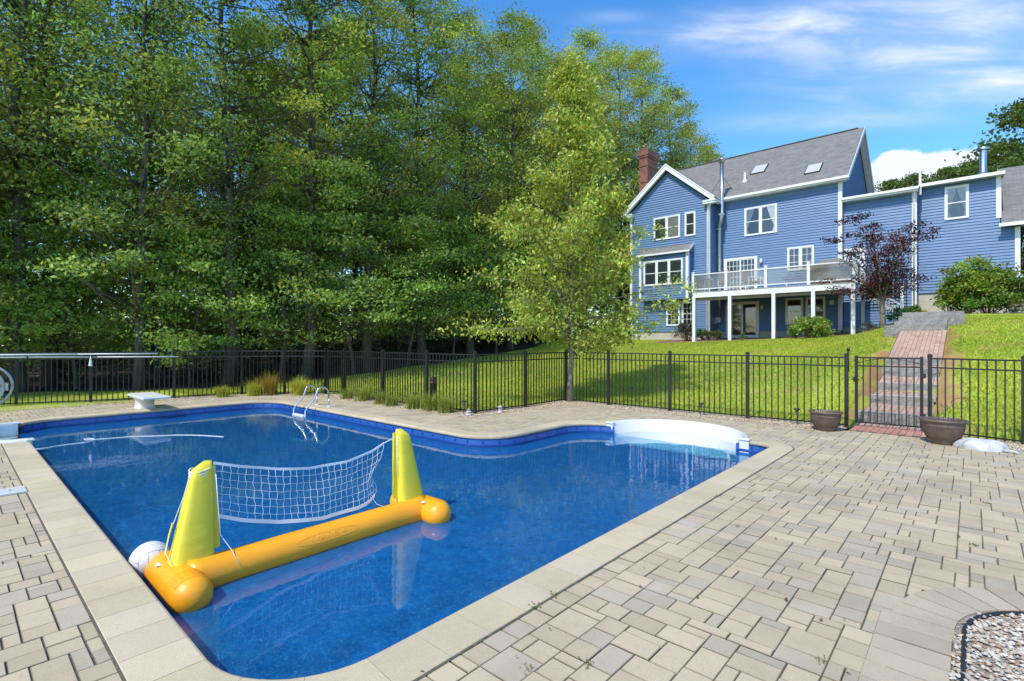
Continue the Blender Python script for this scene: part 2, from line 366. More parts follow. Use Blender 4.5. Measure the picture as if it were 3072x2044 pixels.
SH = [(x, y) for x, y in [(-16.3, -3.3), (-16.3, 5.6), (-14.9, 7.0), (-8.0, 7.0), (-7.5, 10.5), (.5, 10.4), (6, 8.6), (6, -3.3)]]
ins = inpoly(GX, GY, SH); GZ = np.where(ins, -3.6, GZ-.03)
# path bed: ground sits a little below the bricks
pathm = (GX > -1.85) & (GX < -.55) & (GY > 11.2) & (GY < 23.2); GZ = np.where(pathm, GZ-.12, GZ)
# colours: lawn, forest floor, needle mulch beside the path, planting bed by the house
lawnA = np.array([.30, .395, .042]); lawnB = np.array([.395, .465, .055]); lawnD = np.array([.36, .33, .10])
def ground_cols(x, y):
    n = vnoise(x, y, 1.1, 5)[..., None]; n2 = vnoise(x, y, 3.5, 9)[..., None]
    c = lawnA+(lawnB-lawnA)*np.clip(.5+n*.9+n2*.3, 0, 1)
    dry = np.clip((n2-.25)*1.6, 0, .6); c = c*(1-dry)+lawnD*dry
    edge = -18.3+.5*vnoise(y, x*0, 1.1, 2)-np.clip((7-y)*.75, 0, 3.8)
    wood = np.clip((edge-x)/.35, 0, 1)
    wood = np.maximum(wood, np.clip((y-29.2-np.clip((x+2), 0, 9)*0)/.8, 0, 1)*((x < -15.4)|(y > 38)))
    wood = np.maximum(wood, np.clip((x-4.5)/1., 0, 1)*np.clip((y-27.5)/1., 0, 1))
    wc = np.array([.065, .045, .028])+np.clip(n2, -.5, .5)*np.array([.035, .022, .012])
    c = c*(1-wood[..., None])+wc*wood[..., None]
    d = np.minimum(np.abs(x+1.9), np.abs(x+.5)); w = .24+.22*vnoise(y, x*0, 1.3, 8)
    mul = np.clip((w-d)/.22+n2[..., 0]*1.3, 0, 1)*((y > 11.2) & (y < 21.5)); c = c*(1-mul[..., None])+np.array([.33, .19, .08])*mul[..., None]*(1+n2*.3)+0
    bed = np.clip((y-25.35-.25*vnoise(x, y, .9, 4))/.1, 0, 1)*((x > -13.2) & (x < -2.0) & (y < 31)); c = c*(1-bed[..., None])+np.array([.26, .17, .11])*bed[..., None]
    bed2 = np.clip((y-28.3-.3*vnoise(x, y, .9, 6))/.15, 0, 1)*((x > -.6) & (x < 12) & (y < 36)); c = c*(1-bed2[..., None])+np.array([.11, .075, .05])*bed2[..., None]
    return np.clip(c, .004, .8), wood, np.maximum(np.maximum(mul, bed), bed2)
nx, ny = len(gx), len(gy); V = np.stack([GX, GY, GZ], -1).reshape(-1, 3)
idx = np.arange(nx*ny).reshape(nx, ny); Q = np.stack([idx[:-1, :-1], idx[1:, :-1], idx[1:, 1:], idx[:-1, 1:]], -1).reshape(-1, 4)
cx, cy = V[Q].mean(1)[:, 0], V[Q].mean(1)[:, 1]
me = npmesh('lawn', V, Q, None, None, True) if False else None
_b = NT('lawn_ground'); c = _b.attr(); fine = _b.ramp(_b.noise(45, 5, .75), [(.3, .62), (.7, 1.3)])
stp = _b.ramp(_b.noise(1., 3, .5, _b.co('Object', (.9, .22, 1), (0, 0, -.5))), [(.4, .80), (.6, 1.16)])
_b.color(_b.mix(1., _b.mix(1., c, fine, 'MULTIPLY'), stp, 'MULTIPLY')).set(rough=.95, spec=.2).bump(_b.noise(60, 5, .7), .6, .03); M['ground'] = _b.mat
me = bpy.data.meshes.new('lawn'); me = npmesh('lawn', V, Q, M['ground'], None, True)
cols, _w, _m2 = ground_cols(V[:, 0], V[:, 1]); ca = me.color_attributes.new('Col', 'FLOAT_COLOR', 'POINT'); ca.data.foreach_set('color', np.concatenate([cols, np.ones((len(V), 1))], 1).astype(np.float32).ravel())
tag(link('ground', me), kind='structure')

# grass blades
n = 420000
D_ = rng.uniform(0, 1, n); bx = rng.uniform(-22.5, 5, n); by = 5+(31-5)*rng.uniform(0, 1, n)**1.25
keep = ~inpoly(bx, by, DECK); _, w_, m_ = ground_cols(bx, by)
fenceclear = ~((by < 11.95) & (bx > -8.6)) & ~((by < 8.25) & (bx > -15.2)) & ~((bx > -17.3) & (by < 8))
keep &= fenceclear & (w_ < .3) & (m_ < .35) & ~((bx > -1.85) & (bx < -.55) & (by < 23)) & ~((by > 25.4) & (bx > -13)) & ~((by > 28) & (bx > -15.8))
bx, by = bx[keep], by[keep]; n = len(bx); bz = smooth_gz(bx, by)-.03
a = rng.uniform(0, 2*pi, n); hh = rng.uniform(.015, .04, n)*(1+.4*vnoise(bx, by, 2.2, 12)); ww = rng.uniform(.006, .014, n)*(1+by/18)
lx = rng.normal(0, .022, n); ly = rng.normal(0, .022, n)
P0 = np.stack([bx-np.cos(a)*ww, by-np.sin(a)*ww, bz], -1); P1 = np.stack([bx+np.cos(a)*ww, by+np.sin(a)*ww, bz], -1); P2 = np.stack([bx+lx, by+ly, bz+.03+hh], -1)
V = np.stack([P0, P1, P2], 1).reshape(-1, 3); Q = np.arange(n*3).reshape(-1, 3)
gc, _, _ = ground_cols(bx, by); gc = gc*rng.uniform(.88, 1.22, (n, 1)); gc[:, 0] *= rng.uniform(.85, 1.25, n)
tag(link('grass', npmesh('grass', V, Q, M['grassblade'], gc)), 'short sunlit mown grass growing beyond the black fence', 'grass', kind='stuff')

# ================================================================== pool
X0, X1, Y0p, YM, YT_, XM = -14.8, -2.40, .93, 6.2, 9.05, -6.12
def arc(cx, cy, r, a0, a1, n=9): return [(cx+r*cos(radians(a0+(a1-a0)*i/n)), cy+r*sin(radians(a0+(a1-a0)*i/n))) for i in range(n+1)]
def outline(off=0):
    """inner pool outline grown outwards by off; counter-clockwise"""
    r = .62+off; q = .75-off; p = []
    p += arc(X1-.62, Y0p+.62, r, -90, 0); p += arc(X1-.3, YT_-.3, .3+off, 0, 90)
    p += arc(XM+.75, YT_-.75, .75+off, 90, 180); p += arc(XM-.8, YM+.8, .8-off, 0, -90) if True else []
    p += arc(X0+.75, YM-.75, .75+off, 90, 180); p += arc(X0+.75, Y0p+.75, .75+off, 180, 270)
    return p
def resample(P, step):
    out = []; n = len(P)
    for i in range(n):
        a = np.array(P[i]); b = np.array(P[(i+1) % n]); d = np.linalg.norm(b-a)
        if d < 1e-6: continue
        k = max(1, int(round(d/step)))
        for j in range(k): out.append(tuple(a+(b-a)*j/k))
    return out
pool = thing('swimming_pool', 'L shaped in ground swimming pool with blue liner and pale concrete coping', 'swimming pool', (-8.5, 4, 0))
PC = Vector((-8.5, 4, 0))
# coping blocks
def path_len(P, closed=True):
    d = [0]
    for i in range(len(P)): d.append(d[-1]+(Vector(P[(i+1) % len(P)])-Vector(P[i])).length)
    return d
inn = outline(0); outr = outline(.33)
NB = 6
def point_on(P, t_index, f): a = Vector(P[t_index]); b = Vector(P[(t_index+1) % len(P)]); return a.lerp(b, f)
dl = path_len(inn); tot = dl[-1]
def at_s(s_):
    s_ = s_ % tot
    i = max(0, min(len(inn)-1, int(np.searchsorted(dl, s_, side='right'))-1)); f = (s_-dl[i])/max(1e-9, dl[i+1]-dl[i])
    return point_on(inn, i, f), point_on(outr, i, f)
def in_step(p):   # openings of the two step units
    return (p.y > YT_-.05 and -5.42 < p.x < -2.92) or (p.y < Y0p+.05 and -14.35 < p.x < -11.85)
cV, cQ, cC = [], [], []; s_ = 0; nblk = int(tot/.305); st = tot/nblk
prof = [(0.012, -.055), (.0, -.045), (-.004, -.02), (.004, .003), (.018, .009), (.327, .009), (.33, .006), (.33, -.05)]   # distance from inner edge, z
for b in range(nblk):
    pm, _ = at_s((b+.5)*st)
    if in_step(pm): continue
    base = np.array([.53, .44, .29])*rnd.uniform(.94, 1.06); base[2] *= rnd.uniform(.95, 1.06)
    gap = .0016 if b % 2 == 0 or pm.y < 1.0 else .0004; secs = []
    for k in range(5):
        sx = b*st+gap+(st-2*gap)*k/4; pi_, po = at_s(sx); d = (po-pi_).normalized(); secs.append([(*(pi_+d*w), z) for w, z in prof])
    o0 = len(cV)
    for sec in secs: cV += sec
    m_ = len(prof)
    for k in range(4):
        for j in range(m_):
            cQ.append((o0+k*m_+j, o0+k*m_+(j+1) % m_, o0+(k+1)*m_+(j+1) % m_, o0+(k+1)*m_+j)); cC.append(base)
    for o_, rv in ((o0, False), (o0+4*m_, True)):
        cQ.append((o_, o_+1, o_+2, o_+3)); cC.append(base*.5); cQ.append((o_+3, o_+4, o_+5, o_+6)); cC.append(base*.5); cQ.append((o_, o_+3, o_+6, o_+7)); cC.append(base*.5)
o = link('coping', npmesh('coping', np.array(cV)-np.array(PC), np.array(cQ), M['coping'], np.array(cC)), pool)
a_ = outline(.3305); b_ = outline(.3305+.016); B = MB(PC); n_ = len(a_); vs = [(x, y, .0048) for x, y in a_]+[(x, y, .0048) for x, y in b_]; fs = []
for i in range(n_):
    m_ = ((Vector(a_[i])+Vector(a_[(i+1) % n_]))/2)
    if (m_.y > YT_+.2 and -5.5 < m_.x < -2.8) or (m_.y < Y0p-.2 and -14.4 < m_.x < -11.8): continue
    fs.append((i, (i+1) % n_, n_+(i+1) % n_, n_+i))
B.add(vs, fs); B.build('expansion_joint', M['joint'], pool)
# liner
_b = NT('blue_pool_liner')
w_ = _b.noise(5, 3, .6, out='Color'); vv = _b.new('ShaderNodeVectorMath', operation='MULTIPLY_ADD'); _b.l.new(w_, vv.inputs[0]); vv.inputs[1].default_value = (.12, .12, .12); _b.l.new(_b.co(), vv.inputs[2])
ed = _b.vor(13, vv.outputs[0], 'DISTANCE_TO_EDGE'); vein = _b.ramp(ed, [(.0, 1.), (.10, .0)])
nb = _b.noise(7, 6, .7); nc = _b.noise(40, 5, .75)
base = _b.ramp(nb, [(.28, (.002, .035, .20)), (.5, (.004, .095, .40)), (.72, (.016, .20, .56))])
sp = _b.ramp(nc, [(.56, 0), (.80, .30)])
col = _b.mix(sp, base, (.12, .50, .80)); vm_ = _b.math('MULTIPLY', vein, _b.ramp(_b.noise(9, 4, .6), [(.42, 0), (.66, .42)]))
_b.color(_b.mix(vm_, col, (.18, .55, .85))).set(rough=.5); M['liner'] = _b.mat
def opening(P_, i):
    a = P_[i]; b = P_[(i+1) % len(P_)]; x = (a[0]+b[0])/2; y = (a[1]+b[1])/2
    return (y > YT_-.06 and -5.40 < x < -2.94) or (y < Y0p+.06 and -14.33 < x < -11.87)
lin = outline(-.02); lp = resample(lin, .12); B = MB(PC); ws = MB(PC)
def depth(x, y):   # shallow towards the camera's right, deep at the diving end
    t = min(1, max(0, (-5.5-x)/4.5)); t = t*t*(3-2*t); return -1.25-1.15*t
nn = len(lp); vs = []; fs = []
zl = [-.045, -.37, -.8]
for (x, y) in lp:
    for z in zl: vs.append((x, y, z))
    vs.append((x, y, depth(x, y)))
for i in range(nn):
    for j in range(1 if opening(lp, i) else 0, 3):
        a_, b_ = i*4+j, ((i+1) % nn)*4+j; fs.append((a_, b_, b_+1, a_+1))
B.smooth = True; B.add(vs, fs)
# floor as grid with per-cell depth, clipped to pool shape generously (hidden behind the walls)
xs = np.arange(X0-.3, X1+.31, .4); ys = np.arange(Y0p-.3, YT_+.3, .4); vs = []; fs = []
for x in xs:
    for y in ys: vs.append((x, y, depth(x, y)))
for i in range(len(xs)-1):
    for j in range(len(ys)-1):
        k = i*len(ys)+j
        if xs[i] < XM-.9 and ys[j] > YM+.1: continue
        fs.append((k, k+len(ys), k+len(ys)+1, k+1))
B.add(vs, fs); B.build('liner', M['liner'], pool)
# border band with printed swags
_b = NT('printed_liner_border'); _s = _b.new('ShaderNodeSeparateXYZ'); _b.l.new(_b.co(), _s.inputs[0])
z = _s.outputs[2]; st_ = _b.noise(2.2, 5, .6, _b.co('Object', (1, 1, 14)))
zz = _b.math('ADD', z, _b.math('MULTIPLY', _b.math('SUBTRACT', st_, .5), .02))
mr = _b.new('ShaderNodeMapRange'); _b.l.new(zz, mr.inputs[0]); mr.inputs[1].default_value = -.20; mr.inputs[2].default_value = -.045
_b.color(_b.ramp(mr.outputs[0], [(0, (.008, .035, .17)), (.30, (.006, .05, .25)), (.38, (.014, .08, .30)), (.45, (.010, .065, .28)), (.80, (.016, .10, .34)), (.88, (.006, .035, .18)), (1, (.004, .02, .10))])).set(rough=.35); M['border'] = _b.mat
B = MB(PC); lp2 = resample(outline(-.024), .15); nn = len(lp2); pf = [(0, -.046), (0, -.10), (-.006, -.13), (-.010, -.16), (-.002, -.20), (0.0, -.26)]
lpo = resample(outline(-.024), .15); vs = []; fs = []
for i in range(nn):
    p = Vector(lp2[i]); q = Vector(lp2[(i+1) % nn])-Vector(lp2[i-1]); nrm = Vector((q.y, -q.x)).normalized()
    for w_, z_ in pf: vs.append((p.x+nrm.x*w_, p.y+nrm.y*w_, z_))
k = len(pf)
for i in range(nn):
    if opening(lp2, i): continue
    for j in range(k-1): a_ = i*k+j; b_ = ((i+1) % nn)*k+j; fs.append((a_, b_, b_+1, a_+1))
B.smooth = True; B.add(vs, fs); B.mi = 1; lp3 = resample(outline(-.03), .16); L3 = path_len(lp3)
sw = 0
acc = 0
for i in range(len(lp3)):
    p = Vector(lp3[i]); q = (Vector(lp3[(i+1) % len(lp3)])-Vector(lp3[i-1])).normalized(); d = (Vector(lp3[(i+1) % len(lp3)])-p).length
    acc += d
    if acc < .2 or opening(lp3, i): continue
    acc = 0
    nrm = Vector((q.y, -q.x))
    pts = []
    for k in range(7):
        a_ = -1.15+2.3*k/6; pts.append((p.x+q.x*cos(a_)*.045-nrm.x*.004, p.y+q.y*cos(a_)*.045-nrm.y*.004, -.100+.038*sin(a_)))
    B.tube(pts, [.0012, .0035, .005, .006, .005, .0035, .0012], 5)
B.build('liner_border', [M['border'], plain('dark_blue_print', (.006, .015, .08), .4)], pool)
# water
_b = NT('pool_water'); fr = _b.new('ShaderNodeFresnel'); fr.inputs['IOR'].default_value = 1.46
wv = _b.noise(3.2, 3, .5, _b.co('Object', (1, 1, 1)), 0); wv2 = _b.noise(22, 3, .55)
hsum = _b.math('ADD', _b.math('MULTIPLY', wv, 1.), _b.math('MULTIPLY', wv2, .06))
bp = _b.new('ShaderNodeBump'); bp.inputs['Strength'].default_value = .09; bp.inputs['Distance'].default_value = .035; _b.l.new(hsum, bp.inputs['Height'])
gl = _b.new('ShaderNodeBsdfGlossy'); gl.inputs['Roughness'].default_value = .012; gl.inputs['Color'].default_value = (.92, .96, 1, 1)
_b.l.new(bp.outputs[0], gl.inputs['Normal']); _b.l.new(bp.outputs[0], fr.inputs['Normal'])
tr = _b.new('ShaderNodeBsdfTransparent'); tr.inputs['Color'].default_value = (.36, .80, .94, 1)
dfz = _b.new('ShaderNodeBsdfDiffuse'); wb = _b.ramp(_b.noise(5.5, 7, .75), [(.3, (.004, .095, .28)), (.5, (.006, .135, .375)), (.72, (.012, .20, .48))])
wsp = _b.ramp(_b.noise(30, 5, .8, None, 1.5), [(.50, 0), (.70, .52)]); _b.l.new(_b.mix(wsp, wb, (.10, .48, .80)), dfz.inputs['Color'])
mb = _b.new('ShaderNodeMixShader'); mb.inputs[0].default_value = .54; _b.l.new(tr.outputs[0], mb.inputs[1]); _b.l.new(dfz.outputs[0], mb.inputs[2])
ms = _b.new('ShaderNodeMixShader'); _b.l.new(fr.outputs[0], ms.inputs[0]); _b.l.new(mb.outputs[0], ms.inputs[1]); _b.l.new(gl.outputs[0], ms.inputs[2]); _b.l.new(ms.outputs[0], _b.out.inputs['Surface']); M['water'] = _b.mat
ZW = -.19
_b = NT('shallow_pool_water'); fr = _b.new('ShaderNodeFresnel'); fr.inputs['IOR'].default_value = 1.33; bp = _b.new('ShaderNodeBump'); bp.inputs['Strength'].default_value = .09; bp.inputs['Distance'].default_value = .035; _b.l.new(_b.noise(3.2, 3, .5), bp.inputs['Height'])
gl = _b.new('ShaderNodeBsdfGlossy'); gl.inputs['Roughness'].default_value = .012; _b.l.new(bp.outputs[0], gl.inputs['Normal']); _b.l.new(bp.outputs[0], fr.inputs['Normal']); tr = _b.new('ShaderNodeBsdfTransparent'); tr.inputs['Color'].default_value = (.88, 1, .97, 1)
ms = _b.new('ShaderNodeMixShader'); _b.l.new(fr.outputs[0], ms.inputs[0]); _b.l.new(tr.outputs[0], ms.inputs[1]); _b.l.new(gl.outputs[0], ms.inputs[2]); _b.l.new(ms.outputs[0], _b.out.inputs['Surface']); M['water2'] = _b.mat
B = MB(); P = resample(outline(-.022), .5)
me = bpy.data.meshes.new('water'); import bmesh
bm = bmesh.new(); bm.faces.new([bm.verts.new((x, y, ZW)) for x, y in P]); 
bmesh.ops.triangulate(bm, faces=bm.faces); bm.to_mesh(me); bm.free(); me.materials.append(M['water'])
tag(link('water', me), kind='structure')
# water inside the step alcoves
def alcove(cx, hw, depth_, sgn, y0, n=20):
    """outline of alcove back wall from left end to right end"""
    r = (hw*hw+depth_*depth_)/(2*depth_); c = y0+sgn*(depth_-r); a = math.asin(hw/r) if depth_ < hw else pi/2
    return [(cx+r*sin(-a+2*a*i/n), c+sgn*r*cos(-a+2*a*i/n)) for i in range(n+1)]
def step_unit(cx, hw, dep, sgn, y0, label):
    t = thing('pool_steps', label, 'pool steps', (cx, y0, 0), 'white moulded step units set into the pool edge')
    O = (cx, y0, 0)
    back = alcove(cx, hw, dep, sgn, y0)
    # shell: vertical back wall with rolled top flange
    B = MB(O); B.smooth = True; vs = []; fs = []; pr = [(.10, -.01), (.10, .03), (.07, .05), (.02, .055), (.0, .035), (-.006, -.02), (-.02, -.05), (-.03, -.22), (-.04, -.40), (-.05, -.95)]
    k = len(pr)
    for i, (x, y) in enumerate(back):
        d = Vector((x-cx, (y-y0)*1.2+sgn*.15)).normalized()
        for w_, z_ in pr: vs.append((x+d.x*w_, y+d.y*w_, z_))
    for i in range(len(back)-1):
        for j in range(k-1): a_ = i*k+j; fs.append((a_, a_+k, a_+k+1, a_+1))
    B.add(vs, fs); B.smooth = False; B.build('shell', M['plastic'], t)
    for s2 in (-1, 1):
        B = MB(O); xa = cx+s2*(hw-.02); xb = cx+s2*(hw+.13)
        B.bbox(min(xa, xb), max(xa, xb), y0-.03*sgn if sgn > 0 else y0-.05, y0+.05 if sgn > 0 else y0+.03, -.42, .045, .02)
        B.bbox(min(xa, xb)-.01, max(xa, xb)+.01, y0-.05, y0+.06, .02, .05, .015)
        B.build('side_flange', M['plastic'], t)
    for q_, (sc, zt, zb) in enumerate([(1.0, -.235, -.36), (.74, -.36, -.40)]):
        B = MB(O); B.smooth = False; fr_ = []; n = 24
        # each tread is a band following the back curve, front edge bulging to the middle
        top = [(x, y) for x, y in alcove(cx, hw-.01, dep-.02, sgn, y0, n)]
        off = (.42, 1.3)[q_]
        f_ = [(cx+(x-cx)*(1-.04*q_), y0+sgn*max(-.02, (abs(y-y0)-off-.10*sin(5*pi*i/n)))) for i, (x, y) in enumerate(top)]
        vs = [(x, y, zt) for x, y in top]+[(x, y, zt) for x, y in f_]+[(x, y, zb) for x, y in f_]; fs = []
        for i in range(n): fs += [(i, i+1, n+2+i, n+1+i), (n+1+i, n+2+i, 2*n+3+i, 2*n+2+i)]
        B.add(vs, fs); B.build('tread', M['plastic'], t)
    # alcove floor
    B = MB(O); n = len(back); B.add([(x, y, -.375) for x, y in back], [tuple(range(n))]); B.build('floor_panel', M['plastic'], t)
    return back
bk = step_unit(-4.17, 1.25, 1.08, 1, YT_, 'white moulded pool steps with curved back wall at the far right end of the pool')
bk2 = step_unit(-13.1, 1.25, 1.08, -1, Y0p, 'white moulded pool steps cut off by the left edge of the picture')
for b_ in (bk, bk2):
    me = bpy.data.meshes.new('water'); bm = bmesh.new(); bm.faces.new([bm.verts.new((x, y, ZW-.001)) for x, y in b_]); bmesh.ops.triangulate(bm, faces=bm.faces)
    bm.to_mesh(me); bm.free(); me.materials.append(M['water2']); tag(link('water', me), kind='structure')

# ================================================================== pavers
mod = .079; px0, py0 = -17, -2.4; ncx, ncy = int((6.5-px0)/mod), int((11.6-py0)/mod)
CX, CY = np.meshgrid(px0+(np.arange(ncx)+.5)*mod, py0+(np.arange(ncy)+.5)*mod, indexing='ij')
free = inpoly(CX, CY, DECK) & ~inpoly(CX, CY, outline(.17))
AE = [alcove(-4.17, 1.33, 1.16, 1, YT_-.05), alcove(-13.1, 1.33, 1.16, -1, Y0p+.05)]
for bb in AE: free &= ~inpoly(CX, CY, bb)
BEDC = (.60, 3.95); BR = .68; BR2 = .96
free &= ((CX-BEDC[0])**2+(CY-BEDC[1])**2 > BR2**2) & ~((CX > BEDC[0]) & (CY-BEDC[1] < BR2)) & ~((CY < BEDC[1]) & (CX-BEDC[0] > -BR2))
# only the part any view near the camera can see
free &= ~((CY < -.6) & (CX < -5)) & ~((CX > 3.2) & (CY < 6))
pV, pQ, pC = [], [], []
def paver(x0, x1, y0, y1, col, z=0., g=.0024, c=.004):
    j = lambda: rnd.uniform(-.0015, .0015); o_ = len(pV); z += rnd.uniform(-.0025, .0025)
    x0 += g*.85+j(); x1 -= g*.85+j(); y0 += g*1.4+j(); y1 -= g*1.4+j(); tz = [z+rnd.uniform(-.0015, .0015) for _ in range(4)]
    pV.extend([(x0, y0, -.012), (x1, y0, -.012), (x1, y1, -.012), (x0, y1, -.012), (x0, y0, z-c), (x1, y0, z-c), (x1, y1, z-c), (x0, y1, z-c),
               (x0+c, y0+c, tz[0]), (x1-c, y0+c, tz[1]), (x1-c, y1-c, tz[2]), (x0+c, y1-c, tz[3])])
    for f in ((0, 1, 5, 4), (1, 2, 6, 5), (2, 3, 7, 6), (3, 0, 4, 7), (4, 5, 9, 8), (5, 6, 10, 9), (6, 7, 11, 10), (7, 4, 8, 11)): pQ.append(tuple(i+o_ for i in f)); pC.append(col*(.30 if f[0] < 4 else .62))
    pQ.append((o_+8, o_+9, o_+10, o_+11)); pC.append(col)
used = ~free; sizes = [(3, 2), (2, 2), (4, 2), (3, 3), (2, 3), (2, 1), (1, 2), (3, 1), (1, 1)]; wts = [11, 8, 1.2, 1.6, 1.3, 1.2, 1.6, 1.5, .01]
tan = np.array([.485, .400, .262]); gry = np.array([.432, .366, .265]); warm = np.array([.465, .382, .250])
for j in range(ncy):
    for i in range(ncx):
        if used[i, j]: continue
        opts = [(w, h, q) for (w, h), q in zip(sizes, wts) if i+w <= ncx and j+h <= ncy and not used[i:i+w, j:j+h].any()]
        # avoid leaving 1-cell slivers
        if opts:
            good = [o_ for o_ in opts if not (i+o_[0] < ncx and not used[i+o_[0], j] and (i+o_[0]+1 >= ncx or used[i+o_[0]+1, j]))]
            opts = good or opts; w, h, _q = rnd.choices(opts, [o_[2] for o_ in opts])[0]
        else: w = h = 1
        used[i:i+w, j:j+h] = True
        t = rnd.random(); zone = .5+.5*sin(i*.05)*cos(j*.045)
        col = (tan if t < .52 else gry if t < .84 else warm)*rnd.uniform(.89, 1.08)
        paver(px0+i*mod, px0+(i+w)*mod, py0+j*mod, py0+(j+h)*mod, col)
# soldier border round the gravel bed
def wedge(a0, a1, r0, r1, col):
    o_ = len(pV); c0, c1 = radians(a0+.45), radians(a1-.45)
    P4 = [(r0, c0), (r1-.004, c0), (r1-.004, c1), (r0, c1)]
    pV.extend([(BEDC[0]+r*cos(a), BEDC[1]+r*sin(a), -.012) for r, a in P4]); pV.extend([(BEDC[0]+r*cos(a), BEDC[1]+r*sin(a), .006) for r, a in P4])
    for f in ((0, 1, 5, 4), (1, 2, 6, 5), (2, 3, 7, 6), (3, 0, 4, 7), (4, 5, 6, 7)): pQ.append(tuple(i+o_ for i in f)); pC.append(col)
bw = 11.2
a_ = 90
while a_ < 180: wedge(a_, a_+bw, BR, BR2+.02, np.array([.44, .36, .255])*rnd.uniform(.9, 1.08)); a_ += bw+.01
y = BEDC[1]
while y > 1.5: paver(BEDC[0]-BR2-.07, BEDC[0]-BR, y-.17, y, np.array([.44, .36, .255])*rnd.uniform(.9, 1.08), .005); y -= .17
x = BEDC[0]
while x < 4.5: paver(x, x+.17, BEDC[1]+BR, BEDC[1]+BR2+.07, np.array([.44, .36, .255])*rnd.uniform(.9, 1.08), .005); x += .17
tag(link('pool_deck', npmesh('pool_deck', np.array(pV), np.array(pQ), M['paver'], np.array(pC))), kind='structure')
# sand bed under the pavers, row by row
B = MB()
base_free = inpoly(CX, CY, DECK) & ~inpoly(CX, CY, outline(.12))
for bb in AE: base_free &= ~inpoly(CX, CY, bb)
for j in range(0, ncy):
    i = 0
    while i < ncx:
        if base_free[i, j]:
            k = i
            while k < ncx and base_free[k, j]: k += 1
            B.add([(px0+i*mod, py0+j*mod, -.010), (px0+k*mod, py0+j*mod, -.010), (px0+k*mod, py0+(j+1)*mod, -.010), (px0+i*mod, py0+(j+1)*mod, -.010)], [(0, 1, 2, 3)]); i = k
        else: i += 1
tag(B.build('sand_bed', M['joint']), kind='structure')
# gravel strip between deck and fences
FL = {'A': [(-18.56, 1.21), (-17.90, 2.63), (-17.42, 4.47), (-17.02, 6.20), (-16.1, 7.13), (-15.21, 8.03)],
      'B': [(-14.40, 8.22), (-12.18, 8.13), (-10.24, 8.13), (-8.55, 8.19)], 'C': [(-8.55, 8.19), (-8.42, 9.83), (-8.47, 11.65)],
      'D': [(-8.47, 11.65), (-7.10, 11.64), (-5.40, 11.64), (-3.63, 11.66), (-1.82, 11.73)], 'E': [(-.58, 12.08), (.62, 11.72), (2.2, 11.26), (3.8, 10.8)]}
outerp = [(-19.6, -3), (-18.75, .8), (-18.1, 2.6), (-17.6, 4.5), (-17.2, 6.3), (-15.3, 8.2), (-8.65, 8.32), (-8.6, 11.82), (-1.78, 11.88)]
innerp = [(-16.9, -3), (-16.9, .8), (-16.9, 2.6), (-16.9, 4.5), (-16.9, 5.85), (-15.1, 7.56), (-8.1, 7.56), (-7.9, 11.0), (-1.84, 11.1)]
B = MB(); B.add([(x, y, .012) for x, y in outerp]+[(x, y, -.002) for x, y in innerp], [(i, i+1, len(outerp)+i+1, len(outerp)+i) for i in range(len(outerp)-1)])
e0 = [(-.66, 12.22), (.66, 11.86), (2.3, 11.4), (6, 10.3)]; e1 = [(-.66, 11.36), (.8, 10.98), (2.2, 10.55), (6, 9.45)]
B.add([(x, y, .012) for x, y in e0]+[(x, y, -.002) for x, y in e1], [(i, i+1, 5+i, 4+i) for i in range(3)])
tag(B.build('gravel_strip', M['gravel']), kind='structure')
# scattered stones
def stones(name, pts, size, cols, label):
    oc = np.array([(1, 0, 0), (-1, 0, 0), (0, 1, 0), (0, -1, 0), (0, 0, 1), (0, 0, -1)], float); of = np.array([(0, 2, 4), (2, 1, 4), (1, 3, 4), (3, 0, 4), (2, 0, 5), (1, 2, 5), (3, 1, 5), (0, 3, 5)])
    n = len(pts); a = rng.uniform(0, 2*pi, n); sz = size*rng.uniform(.5, 1.35, (n, 1))*rng.uniform(.6, 1.2, (n, 3)); sz[:, 2] *= .55
    v = oc[None]*sz[:, None]+rng.normal(0, .12, (n, 6, 3))*sz[:, None]; c_, s2 = np.cos(a)[:, None], np.sin(a)[:, None]
    v = np.stack([v[..., 0]*c_-v[..., 1]*s2, v[..., 0]*s2+v[..., 1]*c_, v[..., 2]], -1)+pts[:, None]
    f = (of[None]+np.arange(n)[:, None, None]*6).reshape(-1, 3)
    tag(link(name, npmesh(name, v.reshape(-1, 3), f, M['stones'], np.repeat(cols, 8, 0))), label, 'gravel', kind='stuff')
n = 9000; t = rng.uniform(0, 1, n); w = rng.uniform(.02, .97, n); po = np.array(outerp); pi2 = np.array(innerp)
seg = np.linalg.norm(np.diff(po, axis=0), axis=1); cs = np.concatenate([[0], np.cumsum(seg)])/seg.sum(); fi = np.interp(t, cs, np.arange(len(po))); i0 = np.minimum(fi.astype(int), len(po)-2); fr_ = (fi-i0)[:, None]
A_ = po[i0]*(1-fr_)+po[i0+1]*fr_; B_ = pi2[i0]*(1-fr_)+pi2[i0+1]*fr_; P = A_*(1-w[:, None])+B_*w[:, None]
n2 = 2500; t2 = rng.uniform(0, 1, n2)*2.999; w2 = rng.uniform(0.05, .95, n2); e0a, e1a = np.array(e0), np.array(e1); j0 = t2.astype(int); f2 = (t2-j0)[:, None]
P2_ = (e0a[j0]*(1-f2)+e0a[j0+1]*f2)*(1-w2[:, None])+(e1a[j0]*(1-f2)+e1a[j0+1]*f2)*w2[:, None]
P = np.concatenate([P, P2_]); pal = np.array([(.50, .34, .18), (.60, .50, .36), (.36, .24, .14), (.66, .60, .52), (.52, .42, .28), (.30, .17, .09)])
stones('gravel', np.concatenate([P, np.full((len(P), 1), .010)], 1), .017, pal[rng.integers(0, 6, len(P))]*rng.uniform(.8, 1.15, (len(P), 1)), 'tan pea gravel lying along the foot of the black fence')
